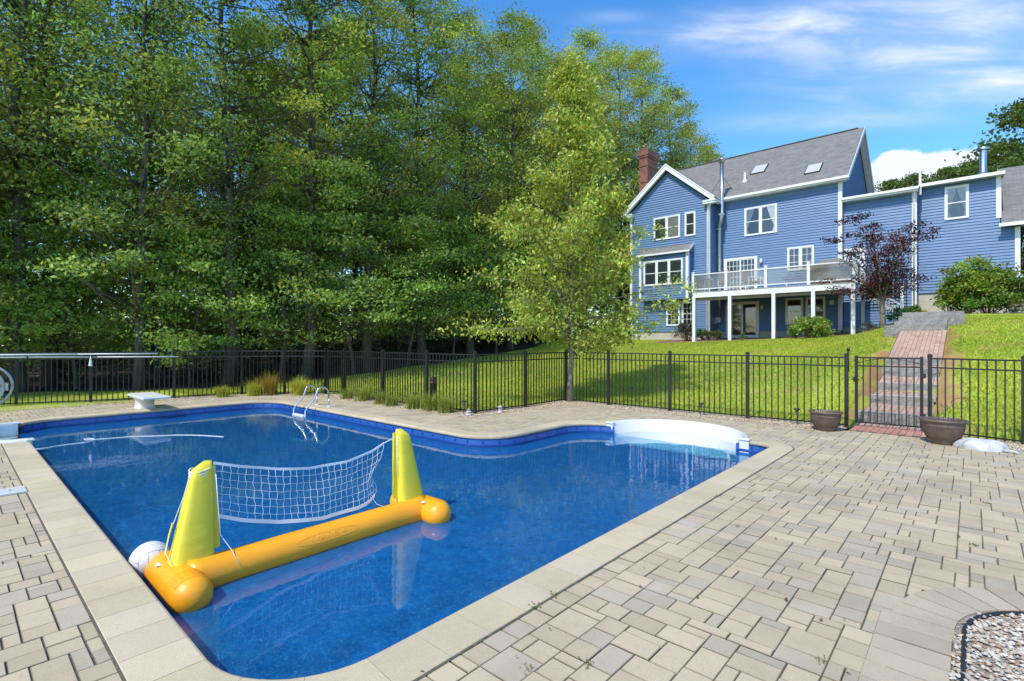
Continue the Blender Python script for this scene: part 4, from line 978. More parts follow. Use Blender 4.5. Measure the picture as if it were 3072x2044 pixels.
# solar path lights
def solar(x, y, z, label, h=.34, tilt=0):
    t = thing('garden_light', label, 'garden light', (x, y, z), 'small solar stake lights along the fence'); B = MB((x, y, z)); B.tube([(x, y, z-.05), (x+tilt*.5, y, z+h*.6)], .008, 6); B.build('stake', M['black'], t)
    c = (x+tilt*.55, y, z+h*.6); B = MB((x, y, z)); B.lathe([(.012, 0), (.022, .02), (.032, .07), (.040, .11)], c, 12); B.build('lens', plain('smoky_lens', (.10, .10, .10), .2, .2), t)
    B = MB((x, y, z)); B.lathe([(.060, .105), (.062, .118), (.05, .13), (0, .135)], c, 14); B.build('cap', M['black'], t)
for x, y, z, l_, h, tl in [(-2.62, 11.45, 0, 'small dark stake light behind the left pot', .34, 0), (-4.55, 11.38, 0, 'thin dark stake light midway along the fence run left of the gate', .28, .02), (-6.9, 12.5, .05, 'dark stake light standing in the lawn just behind the fence', .42, .03),
        (-15.0, 7.85, 0, 'dark stake light beside the narrow back gate', .46, 0), (-12.05, 7.98, 0, 'stake light among the middle grass clumps', .36, 0), (-10.5, 7.95, 0, 'leaning stake light among the nearer grass clumps', .42, .03), (-8.72, 8.0, 0, 'stake light at the foot of the jutting fence corner', .30, 0)]: solar(x, y, z, l_, h, tl)
t = thing('garden_post', 'short wooden post with a reddish top standing behind the fence', 'post', (-10.6, 8.6, 0)); B = MB(t.location); B.box(-10.65, -10.53, 8.55, 8.67, -.1, .58); B.build('stake', M['black'], t)
B = MB(t.location); B.box(-10.655, -10.525, 8.545, 8.675, .58, .74); B.build('cap_block', plain('reddish_wood', (.20, .09, .06), .8, .3), t)
t = thing('stacked_stones', 'little stack of pale stones at the foot of the fence corner', 'stones', (-8.45, 7.9, 0))
for z, r in ((.03, .08), (.09, .06), (.135, .04)):
    B = MB(t.location); B.lathe([(0, z-.028), (r, z-.015), (r*1.05, z), (r*.8, z+.024), (0, z+.028)], (-8.45, 7.9, 0), 12); B.build('stone', M['stonewall'] if z > .1 else M['granite_top'], t)
t = thing('lantern', 'small pale lantern sitting in the gravel near the fence corner', 'lantern', (-8.28, 8.75, 0)); B = MB(t.location); B.lathe([(0, .0), (.06, 0), (.06, .02), (.04, .03), (.04, .12), (.07, .14), (.02, .17), (0, .18)], (-8.25, 8.72, 0), 12); B.build('lantern_body', M['granite_top'], t)

# ================================================================== house
H0 = Vector((-8, 32, 1.8))
house = thing('blue_house', 'large blue clapboard house with grey roof, white trim and red brick chimney', 'house', tuple(H0))
def HB(): return MB(H0)
LAP = .135
def lapwall_y(x0f, x1f, y, z0, z1, parent=house, name='siding'):
    """clapboards on a wall facing -y; x0f,x1f give the wall's ends at a height"""
    B = HB(); z = z0
    while z < z1-.01:
        zt = min(z+LAP, z1); a0, a1 = x0f(z), x1f(z); b0, b1 = x0f(zt), x1f(zt)
        if a1-a0 > .02:
            B.add([(a0, y-.036, z), (a1, y-.036, z), (b1, y-.006, zt), (b0, y-.006, zt), (a0, y, z), (a1, y, z)], [(0, 1, 2, 3), (4, 5, 1, 0)])
        z = zt
    return B.build(name, M['siding'], parent)
def lapwall_x(y0f, y1f, x, z0, z1, sg=1, parent=house, name='siding'):
    B = HB(); z = z0
    while z < z1-.01:
        zt = min(z+LAP, z1); a0, a1 = y0f(z), y1f(z); b0, b1 = y0f(zt), y1f(zt)
        if a1-a0 > .02: B.add([(x+sg*.036, a0, z), (x+sg*.036, a1, z), (x+sg*.006, b1, zt), (x+sg*.006, b0, zt), (x, a0, z), (x, a1, z)], [(0, 1, 2, 3), (4, 5, 1, 0)])
        z = zt
    return B.build(name, M['siding'], parent)
K = lambda v: (lambda z: v)
def wbox(name, mat, *b, parent=house, label=None):
    B = HB(); B.box(*b); return B.build(name, mat, parent, label)
YM_ = 29.54; YG_ = 28.26
# --- cores (backing walls) and foundations
wbox('foundation', M['conc'], -15.60, -10.84, 28.30, 38.9, 1.0, 2.26)
wbox('foundation', M['conc'], -10.84, -4.84, 29.58, 38.9, 1.2, 2.22)
B = HB(); B.box(-15.62, -10.83, YG_, 38.9, 2.24, 9.5); B.prism([(-15.62, 9.5), (-10.83, 9.5), (-13.225, 11.5)], YG_, 33.5); B.build('gable_wing_core', M['siding'], house)
B = HB(); B.box(-15.62, -4.80, YM_, 38.9, 2.20, 9.55); B.prismx([(YM_, 9.55), (38.9, 9.55), (34.3, 13.05)], -15.6, -4.80); B.build('main_core', M['siding'], house)
GCX = -13.225
gl_ = lambda z: -15.63 if z < 9.5 else -15.63+(z-9.5)/(11.56-9.5)*2.40
gr_ = lambda z: -10.82 if z < 9.5 else -10.82-(z-9.5)/(11.56-9.5)*2.40
lapwall_y(gl_, gr_, YG_-.004, 2.24, 11.5)
lapwall_y(K(-10.82), K(-4.80), YM_-.004, 2.20, 9.56)
lapwall_x(K(YG_), K(YM_), -10.82, 2.24, 9.4)
sy0 = lambda z: YM_ if z < 9.6 else YM_+(z-9.6)/.745
sy1 = lambda z: 38.9 if z < 9.6 else 38.9-(z-9.6)/.745
lapwall_x(sy0, sy1, -4.80, 2.4, 13.0)
# --- roofs
def roof_main():
    B = HB(); t = .10; ye, ze, yr, zr = 29.17, 9.70, 34.3, 13.62; yb, zb = 39.4, 9.75
    for (a, b, c, d) in ((ye, ze, yr, zr), (yb, zb, yr, zr)):
        B.add([(-15.95, a, b), (-4.46, a, b), (-4.46, c, d), (-15.95, c, d), (-15.95, a, b-t), (-4.46, a, b-t), (-4.46, c, d-t), (-15.95, c, d-t)], [(0, 1, 2, 3), (7, 6, 5, 4), (0, 4, 5, 1), (1, 5, 6, 2), (2, 6, 7, 3), (3, 7, 4, 0)])
    return B.build('roof', M['shingle'], house)
roof_main()
wbox('ridge_cap', plain('ridge_cap', (.10, .095, .09), .9), -15.95, -4.75, 34.20, 34.40, 13.60, 13.645)
B = HB(); t = .10
for sg in (-1, 1):
    xe = GCX+sg*2.78; B.add([(xe, 27.95, 9.56), (GCX, 27.95, 11.93), (GCX, 33.0, 11.93), (xe, 31.0, 9.56), (xe, 27.95, 9.46), (GCX, 27.95, 11.83), (GCX, 33, 11.83), (xe, 31, 9.46)], [(0, 1, 2, 3), (7, 6, 5, 4), (0, 4, 5, 1), (1, 5, 6, 2), (2, 6, 7, 3), (3, 7, 4, 0)])
B.build('gable_roof', M['shingle'], house)
# rake boards of the gable wing and its returns
sl = (11.93-9.56)/2.78
for sg in (-1, 1):
    B = HB(); xe = GCX+sg*2.80
    q = [(xe, 9.50), (GCX, 11.50+.37), (GCX, 11.50+.37-.26), (xe, 9.50-.26+.02)]
    B.prism(q if sg > 0 else q, 27.93, 27.965); q2 = [(xe+sg*.03, 9.56), (GCX, 11.96), (GCX, 11.88), (xe+sg*.03, 9.48)]; B.prism(q2, 27.905, 27.93)
    # soffit board behind
    q3 = [(xe, 9.40), (GCX, 11.76), (GCX, 11.70), (xe, 9.34)]; B.prism(q3, 27.965, 28.24)
    B.build('rake_board', M['white'], house)
    B = HB(); x0, x1 = sorted((xe+sg*.05, xe-sg*.62)); B.box(x0, x1, 27.93, 28.25, 9.22, 9.33); B.box(x0-.02, x1+.02, 27.90, 28.25, 9.33, 9.42); B.build('eave_return', M['white'], house)
for sg in (1,):   # side eave of the wing
    B = HB(); B.box(GCX+2.60, GCX+2.82, 27.96, 29.2, 9.34, 9.46); B.build('side_fascia', M['white'], house)
wbox('side_fascia', M['white'], GCX-2.82, GCX-2.60, 27.96, 38, 9.34, 9.46)
# main eave: fascia, gutter, right rake
wbox('fascia', M['white'], -10.70, -4.52, 29.16, 29.20, 9.50, 9.66)
wbox('soffit', M['offwhite'], -10.70, -4.55, 29.20, 29.52, 9.50, 9.53)
B = HB(); B.box(-10.62, -4.42, 29.07, 29.16, 9.57, 9.69); B.build('gutter', M['white'], house)
wbox('frieze', M['siding'], -10.7, -4.82, 29.50, 29.52, 9.30, 9.50)
for (ya, yb) in ((29.15, 34.3), (39.42, 34.3)):
    B = HB(); z0, z1 = 9.68, 13.63; B.prismx([(ya, z0), (yb, z1), (yb, z1-.24), (ya, z0-.22)], -4.46, -4.43); B.prismx([(ya, z0-.13), (yb, z1-.13), (yb, z1-.19), (ya, z0-.19)], -4.78, -4.46); B.build('rake_board', M['offwhite'], house)
# corner boards
for x0, x1, y0, y1, z0, z1 in [(-15.68, -15.52, YG_-.05, YG_-.025, 2.2, 9.25), (-10.93, -10.785, YG_-.05, YG_-.025, 2.2, 9.25), (-10.815, -10.785, YG_-.03, YG_+.12, 2.2, 9.3), (-4.93, -4.76, YM_-.05, YM_-.025, 2.2, 9.5), (-4.795, -4.765, YM_-.03, YM_+.13, 2.2, 9.5)]:
    wbox('corner_board', M['white'], x0, x1, y0, y1, z0, z1)
# --- windows
def window(x0, x1, z0, z1, y, units=1, grid=None, inner='dark', curtains=False, frame=.075, parent=house, meet=True, label=None, sill=True):
    """glazed unit on a wall facing -y at plane y, frame proud of the siding"""
    y = y-.036; B = HB(); f = frame; yo = y-.045
    B.box(x0, x1, yo, y-.004, z1-f, z1); B.box(x0, x1, yo, y-.004, z0, z0+f*.8); B.box(x0, x0+f, yo, y-.004, z0+f*.8, z1-f); B.box(x1-f, x1, yo, y-.004, z0+f*.8, z1-f)
    w = (x1-x0-2*f)/units; mw = .05
    for i in range(1, units): xx = x0+f+w*i; B.box(xx-mw, xx+mw, yo+.003, y-.004, z0+f*.8, z1-f)
    fr_ = B.build('window', M['white'], parent, label)
    for i in range(units):
        a = x0+f+w*i+(mw if i else 0); b = x0+f+w*(i+1)-(mw if i < units-1 else 0); za, zb = z0+f*.8, z1-f; zm = (za+zb)/2
        B = HB(); s_ = .030
        B.box(a, a+s_, yo+.012, y-.006, za, zb); B.box(b-s_, b, yo+.012, y-.006, za, zb); B.box(a+s_, b-s_, yo+.012, y-.006, za, za+s_); B.box(a+s_, b-s_, yo+.012, y-.006, zb-s_, zb)
        if meet: B.box(a+s_, b-s_, yo+.010, y-.006, zm-.02, zm+.02)
        if grid:
            gx_, gzn = grid
            for k in range(1, gx_): xx = a+(b-a)*k/gx_; B.box(xx-.010, xx+.010, yo+.014, y-.012, za+s_, zb-s_)
            for k in range(1, gzn):
                zz = za+(zb-za)*k/gzn
                if meet and abs(zz-zm) < .03: continue
                B.box(a+s_, b-s_, yo+.015, y-.012, zz-.010, zz+.010)
        so = B.build('sash', M['white'], parent); 
        so.parent = fr_; so.location = (0, 0, 0)
        B = HB(); B.add([(a, y-.009, za), (b, y-.009, za), (b, y-.009, zb), (a, y-.009, zb)], [(0, 1, 2, 3)]); o = B.build('interior', M['blind'] if inner == 'blind' else M['glassdark'], parent); o.parent = fr_; o.location = (0, 0, 0)
        if curtains:
            B = HB(); n = 14
            for sd_ in (0, 1):
                vs = []; fs = []
                for j in range(9):
                    g = j/8; z = zb-(zb-za)*g; wd = (b-a)*(.62-.50*min(1, g*1.35)**1.2 if g < .74 else .12+.14*(g-.74)/.26)
                    if units == 1: wd *= .8
                    for k in range(n): 
                        u = k/(n-1)*wd; xx = a+u if sd_ == 0 else b-u
                        if units == 2 and ((i == 0) != (sd_ == 0)): xx = xx; 
                        vs.append((xx, y-.013-.003*sin(k*1.9), z))
                if units == 2 and ((i == 0) != (sd_ == 0)): continue
                for j in range(8):
                    for k in range(n-1): fs.append((j*n+k, j*n+k+1, (j+1)*n+k+1, (j+1)*n+k))
                B.smooth = True; B.add(vs, fs)
            o = B.build('curtain', M['curtain'], parent); o.parent = fr_; o.location = (0, 0, 0)
        B = HB(); B.add([(a+s_, y-.022, za), (b-s_, y-.022, za), (b-s_, y-.022, zb), (a+s_, y-.022, zb)], [(0, 1, 2, 3)]); o = B.build('pane', M['pane'], parent); o.parent = fr_; o.location = (0, 0, 0)
    return fr_
_b = NT('window_glass'); _b.n.remove(_b.b); fr = _b.new('ShaderNodeFresnel'); fr.inputs['IOR'].default_value = 1.6; g_ = _b.new('ShaderNodeBsdfGlossy'); g_.inputs['Roughness'].default_value = .02
bp = _b.new('ShaderNodeBump'); bp.inputs['Strength'].default_value = .06; bp.inputs['Distance'].default_value = .02; _b.l.new(_b.noise(1.6, 2, .5), bp.inputs['Height']); _b.l.new(bp.outputs[0], g_.inputs['Normal'])
t_ = _b.new('ShaderNodeBsdfTransparent'); t_.inputs[0].default_value = (.85, .88, .88, 1); ms = _b.new('ShaderNodeMixShader'); _b.l.new(_b.math('ADD', fr.outputs[0], .05), ms.inputs[0]); _b.l.new(t_.outputs[0], ms.inputs[1]); _b.l.new(g_.outputs[0], ms.inputs[2]); _b.l.new(ms.outputs[0], _b.out.inputs['Surface']); M['pane'] = _b.mat
_b = NT('tinted_rail_panel'); _b.n.remove(_b.b); g_ = _b.new('ShaderNodeBsdfGlossy'); g_.inputs['Roughness'].default_value = .05; d_ = _b.new('ShaderNodeBsdfDiffuse'); d_.inputs[0].default_value = (.48, .46, .43, 1)
t_ = _b.new('ShaderNodeBsdfTransparent'); t_.inputs[0].default_value = (.86, .85, .83, 1); ms = _b.new('ShaderNodeMixShader'); ms.inputs[0].default_value = .13; _b.l.new(t_.outputs[0], ms.inputs[1]); _b.l.new(d_.outputs[0], ms.inputs[2]); m2 = _b.new('ShaderNodeMixShader'); m2.inputs[0].default_value = .06; _b.l.new(ms.outputs[0], m2.inputs[1]); _b.l.new(g_.outputs[0], m2.inputs[2]); _b.l.new(m2.outputs[0], _b.out.inputs['Surface']); M['railpanel'] = _b.mat
window(-14.10, -12.46, 7.63, 8.97, YG_, 2, inner='blind'); window(-12.19, -11.56, 7.63, 8.99, YG_, 1, inner='blind')
window(-13.30, -12.47, 2.55, 3.91, YG_, 1, (3, 4)); window(-12.36, -11.52, 2.55, 3.91, YG_, 1, (3, 4))
window(-9.34, -7.69, 7.44, 8.98, YM_, 2, curtains=True); window(-7.20, -5.97, 5.34, 6.55, YM_, 2, (2, 3), inner='blind', meet=False)
window(-7.29, -6.46, 2.53, 3.91, YM_, 1); window(-6.34, -5.47, 2.53, 3.91, YM_, 1)
def slider(x0, x1, z0, z1, y, grid, label):
    y = y-.036; B = HB(); f = .10; yo = y-.05; B.box(x0, x1, yo, y-.004, z1-f, z1); B.box(x0, x0+f, yo, y-.004, z0, z1-f); B.box(x1-f, x1, yo, y-.004, z0, z1-f); B.box(x0+f, x1-f, yo, y-.004, z0, z0+.08)
    d = B.build('sliding_door', M['white'], house, label); xm = (x0+x1)/2
    for k, (a, b) in enumerate(((x0+f, xm+.02), (xm-.02, x1-f))):
        B = HB(); s_ = .06; yy = yo+.012+.008*k; B.box(a, a+s_, yy, y-.008, z0+.08, z1-f); B.box(b-s_, b, yy, y-.008, z0+.08, z1-f); B.box(a+s_, b-s_, yy, y-.008, z0+.08, z0+.15); B.box(a+s_, b-s_, yy, y-.008, z1-f-.05, z1-f)
        if grid:
            for q in range(1, 4): xx = a+(b-a)*q/4; B.box(xx-.012, xx+.012, yy+.004, y-.012, z0+.15, z1-f-.05)
            for q in range(1, 6): zz = z0+.15+(z1-f-.2-z0)*q/6; B.box(a+s_, b-s_, yy+.005, y-.012, zz-.012, zz+.012)
        o = B.build('door_leaf', M['white'], d); o.location = (0, 0, 0)
        B = HB(); B.add([(a+s_, y-.022, z0+.1), (b-s_, y-.022, z0+.1), (b-s_, y-.022, z1-f), (a+s_, y-.022, z1-f)], [(0, 1, 2, 3)]); o = B.build('pane', M['pane'], d); o.location = (0, 0, 0)
        B = HB(); B.add([(a, y-.009, z0+.1), (b, y-.009, z0+.1), (b, y-.009, z1-f), (a, y-.009, z1-f)], [(0, 1, 2, 3)]); o = B.build('interior', M['glassdark'], d); o.location = (0, 0, 0)
        if grid and k == 0:
            B = HB(); 
            for q in range(9): xx = a+.08+q*.075; B.box(xx, xx+.045, y-.014, y-.012, z0+.15, z1-f-.05)
            o = B.build('vertical_blind', M['curtain'], d); o.location = (0, 0, 0)
slider(-10.44, -8.67, 4.17, 6.30, YM_, True, 'gridded white sliding door opening on the deck'); slider(-10.32, -8.59, 1.86, 3.84, YM_, False, 'plain white sliding door in the shade under the deck')
# bay with its own little roof
YB = 27.70
B = HB(); B.box(-14.70, -11.78, YB, YG_, 4.14, 6.72); bay = B.build('bay', M['siding'], house)
o = lapwall_y(K(-14.70), K(-11.78), YB-.004, 4.14, 6.70); o = lapwall_x(K(YB), K(YG_), -11.78, 4.14, 6.75)
for x0, x1 in ((-14.76, -14.62), (-11.90, -11.75)): wbox('corner_board', M['white'], x0, x1, YB-.05, YB-.025, 4.05, 6.68)
wbox('corner_board', M['white'], -11.775, -11.745, YB-.03, YB+.12, 4.05, 6.7)
wbox('bay_skirt', M['siding'], -14.72, -11.76, YB-.02, YB-.004, 4.05, 4.16)
window(-14.46, -12.05, 4.90, 6.35, YB, 3, inner='blind')
B = HB(); B.add([(-14.86, 27.50, 6.74), (-11.66, 27.50, 6.74), (-11.66, 28.24, 7.22), (-14.86, 28.24, 7.22), (-14.86, 27.50, 6.68), (-11.66, 27.50, 6.68), (-11.66, 28.24, 6.68), (-14.86, 28.24, 6.68)], [(0, 1, 2, 3), (7, 6, 5, 4), (0, 4, 5, 1), (1, 5, 6, 2), (3, 7, 4, 0)]); B.build('bay_roof', M['shingle'], house)
wbox('bay_fascia', M['white'], -14.88, -11.64, 27.47, 27.497, 6.64, 6.74)
B = HB(); B.prismx([(27.49, 6.64), (27.49, 6.76), (28.24, 7.25), (28.24, 7.12)], -11.657, -11.63); B.build('bay_rake', M['white'], house)
# chimney
B = HB(); B.box(-16.22, -15.64, 30.42, 31.9, 1.5, 13.05); B.box(-16.26, -15.60, 30.38, 31.94, 13.05, 13.16); B.box(-16.22, -15.64, 30.42, 31.9, 13.16, 13.62); B.box(-16.27, -15.59, 30.37, 31.95, 13.62, 13.75); B.box(-16.31, -15.55, 30.33, 31.99, 13.75, 14.12); B.box(-16.2, -15.66, 30.44, 31.88, 14.12, 14.22)
B.build('chimney', M['brick'], house)
for z in (12.0,): wbox('chimney_band', M['brick'], -16.25, -15.61, 30.39, 31.93, z, z+.09)
# skylights, vents, flue on the main roof
def on_roof(y): return 9.70+(y-29.17)*(13.62-9.70)/(34.3-29.17)
for x0, x1, y0, y1 in ((-9.58, -8.82, 31.27, 32.15), (-6.53, -5.82, 30.02, 30.88)):
    B = HB(); z0, z1 = on_roof(y0), on_roof(y1); B.add([(x0, y0, z0-.02), (x1, y0, z0-.02), (x1, y1, z1-.02), (x0, y1, z1-.02), (x0, y0-.05, z0+.06), (x1, y0-.05, z0+.06), (x1, y1-.05, z1+.06), (x0, y1-.05, z1+.06)], [(0, 1, 5, 4), (1, 2, 6, 5), (2, 3, 7, 6), (3, 0, 4, 7)]); s_ = B.build('skylight', plain('skylight_curb', (.09, .08, .08), .6), house)
    B = HB(); e = .03; B.add([(x0+e, y0-.03, z0+.075), (x1-e, y0-.03, z0+.075), (x1-e, y1-.08, z1+.045), (x0+e, y1-.08, z1+.045)], [(0, 1, 2, 3)]); o = B.build('skylight_glass', plain('frosted_skylight', (.50, .51, .53), .15, .05), s_); o.location = (0, 0, 0)
B = HB(); B.lathe([(.14, on_roof(30.68)-.1), (.12, on_roof(30.68)+.03), (.055, on_roof(30.68)+.1), (.05, on_roof(30.68)+.48), (.0, on_roof(30.68)+.48)], (-9.70, 30.68, 0), 14); B.build('plumbing_vent', M['white'], house)
# metal flue
B = HB(); fx_, fy = -10.40, 29.02; B.tube([(fx_, fy, 11.72), (fx_, fy, 8.74), (fx_-.17, fy+.1, 8.15), (fx_-.20, fy+.16, 8.0), (fx_-.20, fy+.16, 4.35), (fx_-.2, fy+.16, 3.0)], .105, 16); fl = B.build('flue_pipe', M['galv'], house)
B = HB(); B.lathe([(.11, 11.62), (.17, 11.66), (.17, 11.78), (.19, 11.80), (.17, 11.86), (0, 11.90)], (fx_, fy, 0), 18); o = B.build('flue_cap', M['galv'], fl); o.location = (0, 0, 0)
B = HB(); B.tube([(fx_, fy, 10.9), (-10.1, 29.9, 10.26)], .012, 5); B.tube([(fx_, fy, 10.9), (-11.3, 29.7, 10.15)], .012, 5); o = B.build('stay_rod', M['black'], fl); o.location = (0, 0, 0)
B = HB(); B.box(fx_-.36, fx_-.04, fy+.0, fy+.3, 7.93, 7.97); B.box(fx_-.13, fx_+.13, fy-.12, fy+.12, 8.68, 8.80); o = B.build('flue_bracket', M['galv'], fl); o.location = (0, 0, 0)
wbox('furnace_vent', M['galv'], -10.85, -10.55, 29.2, 29.45, 2.7, 3.0)
# downspout at the wing corner
B = HB(); B.tube([(-10.62, 27.98, 9.40), (-10.64, 28.02, 9.22), (-10.80, 28.12, 9.05), (-10.86, 28.19, 8.9), (-10.86, 28.19, 2.3)], .038, 8); B.build('downspout', M['white'], house)
B = HB(); B.tube([(-15.2, 28.2, 1.6), (-15.2, 28.2, 2.55)], .05, 8); B.build('standpipe', M['white'], house)
# wall lamps
for x, z in ((-8.47, 5.98), (-8.42, 3.5)):
    B = HB(); B.box(x-.05, x+.05, YM_-.06, YM_-.02, z-.02, z+.12); B.lathe([(.03, z-.12), (.07, z-.05), (.08, z+.05), (.03, z+.12), (0, z+.15)], (x, YM_-.14, 0), 10); B.build('wall_lamp', M['offwhite'], house)
wbox('vent_box', M['white'], -5.3, -5.1, YM_-.05, YM_-.024, 3.5, 3.7)
# --- link section
YL = 29.92
wbox('foundation', M['conc'], -4.79, -1.98, YL+.03, 37, 2.0, 3.0)
wbox('link_core', M['siding'], -4.79, -1.95, YL, 37, 2.4, 8.66)
lapwall_y(K(-4.76), K(-1.95), YL-.004, 2.35, 8.64); lapwall_x(K(YL), K(31.0), -1.94, 3.0, 8.85)
wbox('corner_board', M['white'], -2.08, -1.92, YL-.05, YL-.026, 3.0, 8.62)
wbox('corner_board', M['offwhite'], -1.93, -1.90, YL-.03, YL+.10, 3.0, 8.62)
B = HB(); B.tube([(-1.98, 29.62, 8.6), (-1.99, 29.70, 8.35), (-2.0, 29.83, 8.1), (-2.0, 29.83, 3.05)], .035, 8); B.build('downspout', M['white'], house)
B = HB(); zb = 8.72
B.add([(-4.78, 29.58, zb), (-1.80, 29.58, zb), (-1.80, 35.6, zb+1.15), (-4.78, 35.6, zb+1.15), (-4.78, 29.58, zb-.06), (-1.80, 29.58, zb-.06), (-1.80, 35.6, zb+1.05), (-4.78, 35.6, zb+1.05)], [(0, 1, 2, 3), (7, 6, 5, 4), (0, 4, 5, 1), (1, 5, 6, 2), (3, 7, 4, 0)])
B.add([(-4.78, 35.6, zb+1.15), (-1.80, 35.6, zb+1.15), (-1.8, 40, zb), (-4.78, 40, zb)], [(0, 1, 2, 3)]); B.build('link_roof', M['shingle'], house)
wbox('fascia', M['white'], -4.78, -1.84, 29.535, 29.575, 8.52, 8.66); wbox('gutter', M['white'], -4.80, -1.80, 29.45, 29.533, 8.60, 8.71)
wbox('soffit', M['offwhite'], -4.78, -1.84, 29.58, 29.90, 8.52, 8.55)
# entry door on the deck level
d = wbox('entry_door', M['white'], -4.74, -3.86, YL-.06, YL-.024, 4.16, 6.24); B = HB(); B.box(-4.52, -4.06, YL-.068, YL-.061, 5.66, 6.08); o = B.build('door_glass', plain('dark_door_glass', (.03, .05, .05), .05), d); o.location = (0, 0, 0)
B = HB()
for q in range(4): xx = -4.53+q*.157; B.box(xx-.012, xx+.012, YL-.076, YL-.069, 5.65, 6.09)
for q in range(3): zz = 5.65+q*.22; B.box(-4.54, -4.04, YL-.077, YL-.070, zz-.012, zz+.012)
o = B.build('door_muntins', M['white'], d); o.location = (0, 0, 0)
# --- right wing with shed dormer
YW = 31.0
wbox('foundation', M['conc'], -1.93, 1.49, YW+.03, 40, 2.4, 3.96)
B = HB(); B.box(-1.93, 1.49, YW, 40, 3.92, 6.66); B.box(-1.93, .90, YW, 37, 6.66, 8.92); B.build('wing_core', M['siding'], house)
lapwall_y(K(-1.93), lambda z: 1.50 if z < 6.70 else .90, YW-.004, 3.94, 8.90)
wbox('corner_board', M['white'], 1.36, 1.53, YW-.06, YW-.036, 3.75, 6.62); wbox('corner_board', M['white'], .77, .93, YW-.06, YW-.036, 7.08, 8.90)
wbox('corner_board', M['offwhite'], .912, .94, YW-.035, YW+.25, 7.08, 8.90)
lapwall_x(K(YW), K(36), .912, 6.9, 8.95)
window(-.96, -.12, 7.26, 8.78, YW, 1, inner='blind', curtains=True)
B = HB(); zb = 9.04
B.add([(-1.90, 30.62, zb), (1.02, 30.62, zb), (1.02, 36, zb+.82), (-1.90, 36, zb+.82), (-1.90, 30.62, zb-.06), (1.02, 30.62, zb-.06), (1.02, 36, zb+.72), (-1.90, 36, zb+.72)], [(0, 1, 2, 3), (7, 6, 5, 4), (0, 4, 5, 1), (1, 5, 6, 2), (3, 7, 4, 0)]); B.build('dormer_roof', M['shingle'], house)
wbox('fascia', M['white'], -1.88, 1.03, 30.56, 30.615, 8.90, 9.04); wbox('soffit', M['offwhite'], -1.88, 1.02, 30.62, 30.96, 8.91, 8.94)
B = HB(); B.prismx([(30.60, 8.92), (30.60, 9.05), (36, 9.87), (36, 9.74)], 1.023, 1.05); B.build('rake_board', M['offwhite'], house)
B = HB(); ya, za, yb, zb = 30.6, 6.78, 36.2, 10.5
B.add([(.93, ya, za), (2.1, ya, za), (2.1, yb, zb), (.93, yb, zb), (.93, ya, za-.08), (2.1, ya, za-.08), (2.1, yb, zb-.08), (.93, yb, zb-.08)], [(0, 1, 2, 3), (7, 6, 5, 4), (0, 4, 5, 1), (1, 5, 6, 2), (2, 6, 7, 3)]); B.add([(-1.9, 36.2, 9.8), (2.1, 36.2, 9.8), (2.1, 41, 7), (-1.9, 41, 7)], [(0, 1, 2, 3)]); B.build('wing_roof', M['shingle'], house)
wbox('fascia', M['white'], .85, 2.12, 30.53, 30.597, 6.63, 6.78); wbox('soffit', M['offwhite'], 1.54, 2.1, 30.6, 31.2, 6.63, 6.65)
wbox('white_vent_pipe', M['white'], -1.86, -1.77, 30.40, 30.48, 8.5, 9.62)
B = HB(); B.lathe([(.34, 9.16), (.32, 9.24), (.14, 9.34), (.13, 9.36), (.13, 10.35)], (.36, 31.6, 0), 18); B.lathe([(.20, 10.35), (.22, 10.40), (.2, 10.48), (0, 10.5)], (.36, 31.6, 0), 18); B.build('metal_flue', M['galv'], house)

# ================================================================== deck
DK = thing('raised_deck', 'white raised deck on posts with tinted rail panels, built against the back of the house', 'deck', (-7.1, 27.5, 1.9)); DO = DK.location
def DB(): return MB(DO)
YD = 25.60; ZD = 4.14
B = DB(); B.box(-10.66, -3.66, YD, YD+.04, ZD-.26, ZD); B.box(-3.70, -3.66, YD+.04, 28.3, ZD-.26, ZD); B.box(-10.66, -10.62, YD+.04, YG_-.1, ZD-.26, ZD); B.build('rim_board', M['white'], DK)
B = DB(); 
n = 30
for i in range(n): y = YD-.02+(29.48-YD)*i/n; B.box(-10.68, -3.64, y+.004, y+(29.48-YD)/n-.004, ZD+.002, ZD+.03)
B.build('deck_boards', plain('grey_deck_boards', (.34, .31, .27), .8, .15), DK)
B = DB()
for i in range(15): x = -10.5+i*.48; B.box(x-.02, x+.02, YD+.05, 29.4, ZD-.20, ZD-.002)
B.build('joists', M['wood_under'], DK)
B = DB(); B.box(-10.6, -3.72, YD+.15, YD+.27, ZD-.46+.05, ZD-.21); B.build('carrying_beam', M['wood_under'], DK)
for x in (-10.58, -8.80, -6.83, -5.22, -3.74):
    B = DB(); z0 = gh(x, YD)-.1; B.box(x-.075, x+.075, YD-.03, YD+.12, z0, ZD-.262); B.build('post', M['white'], DK)
B = DB(); B.box(-3.78, -3.66, 28.0, 28.12, 1.9, ZD-.262); B.build('post', M['offwhite'], DK)
RP = [-10.62, -8.97, -7.16, -5.40, -3.70]
for x in RP:
    B = DB(); B.box(x-.06, x+.06, YD-.03, YD+.09, ZD+.03, ZD+1.0); o = B.build('rail_post', M['white'], DK)
    B = DB(); B.box(x-.075, x+.075, YD-.045, YD+.105, ZD+1.0, ZD+1.03); B.add([(x-.07, YD-.04, ZD+1.03), (x+.07, YD-.04, ZD+1.03), (x+.07, YD+.10, ZD+1.03), (x-.07, YD+.10, ZD+1.03), (x, YD+.03, ZD+1.07)], [(0, 1, 4), (1, 2, 4), (2, 3, 4), (3, 0, 4)]); c = B.build('post_cap', M['white'], o); c.location = (0, 0, 0)
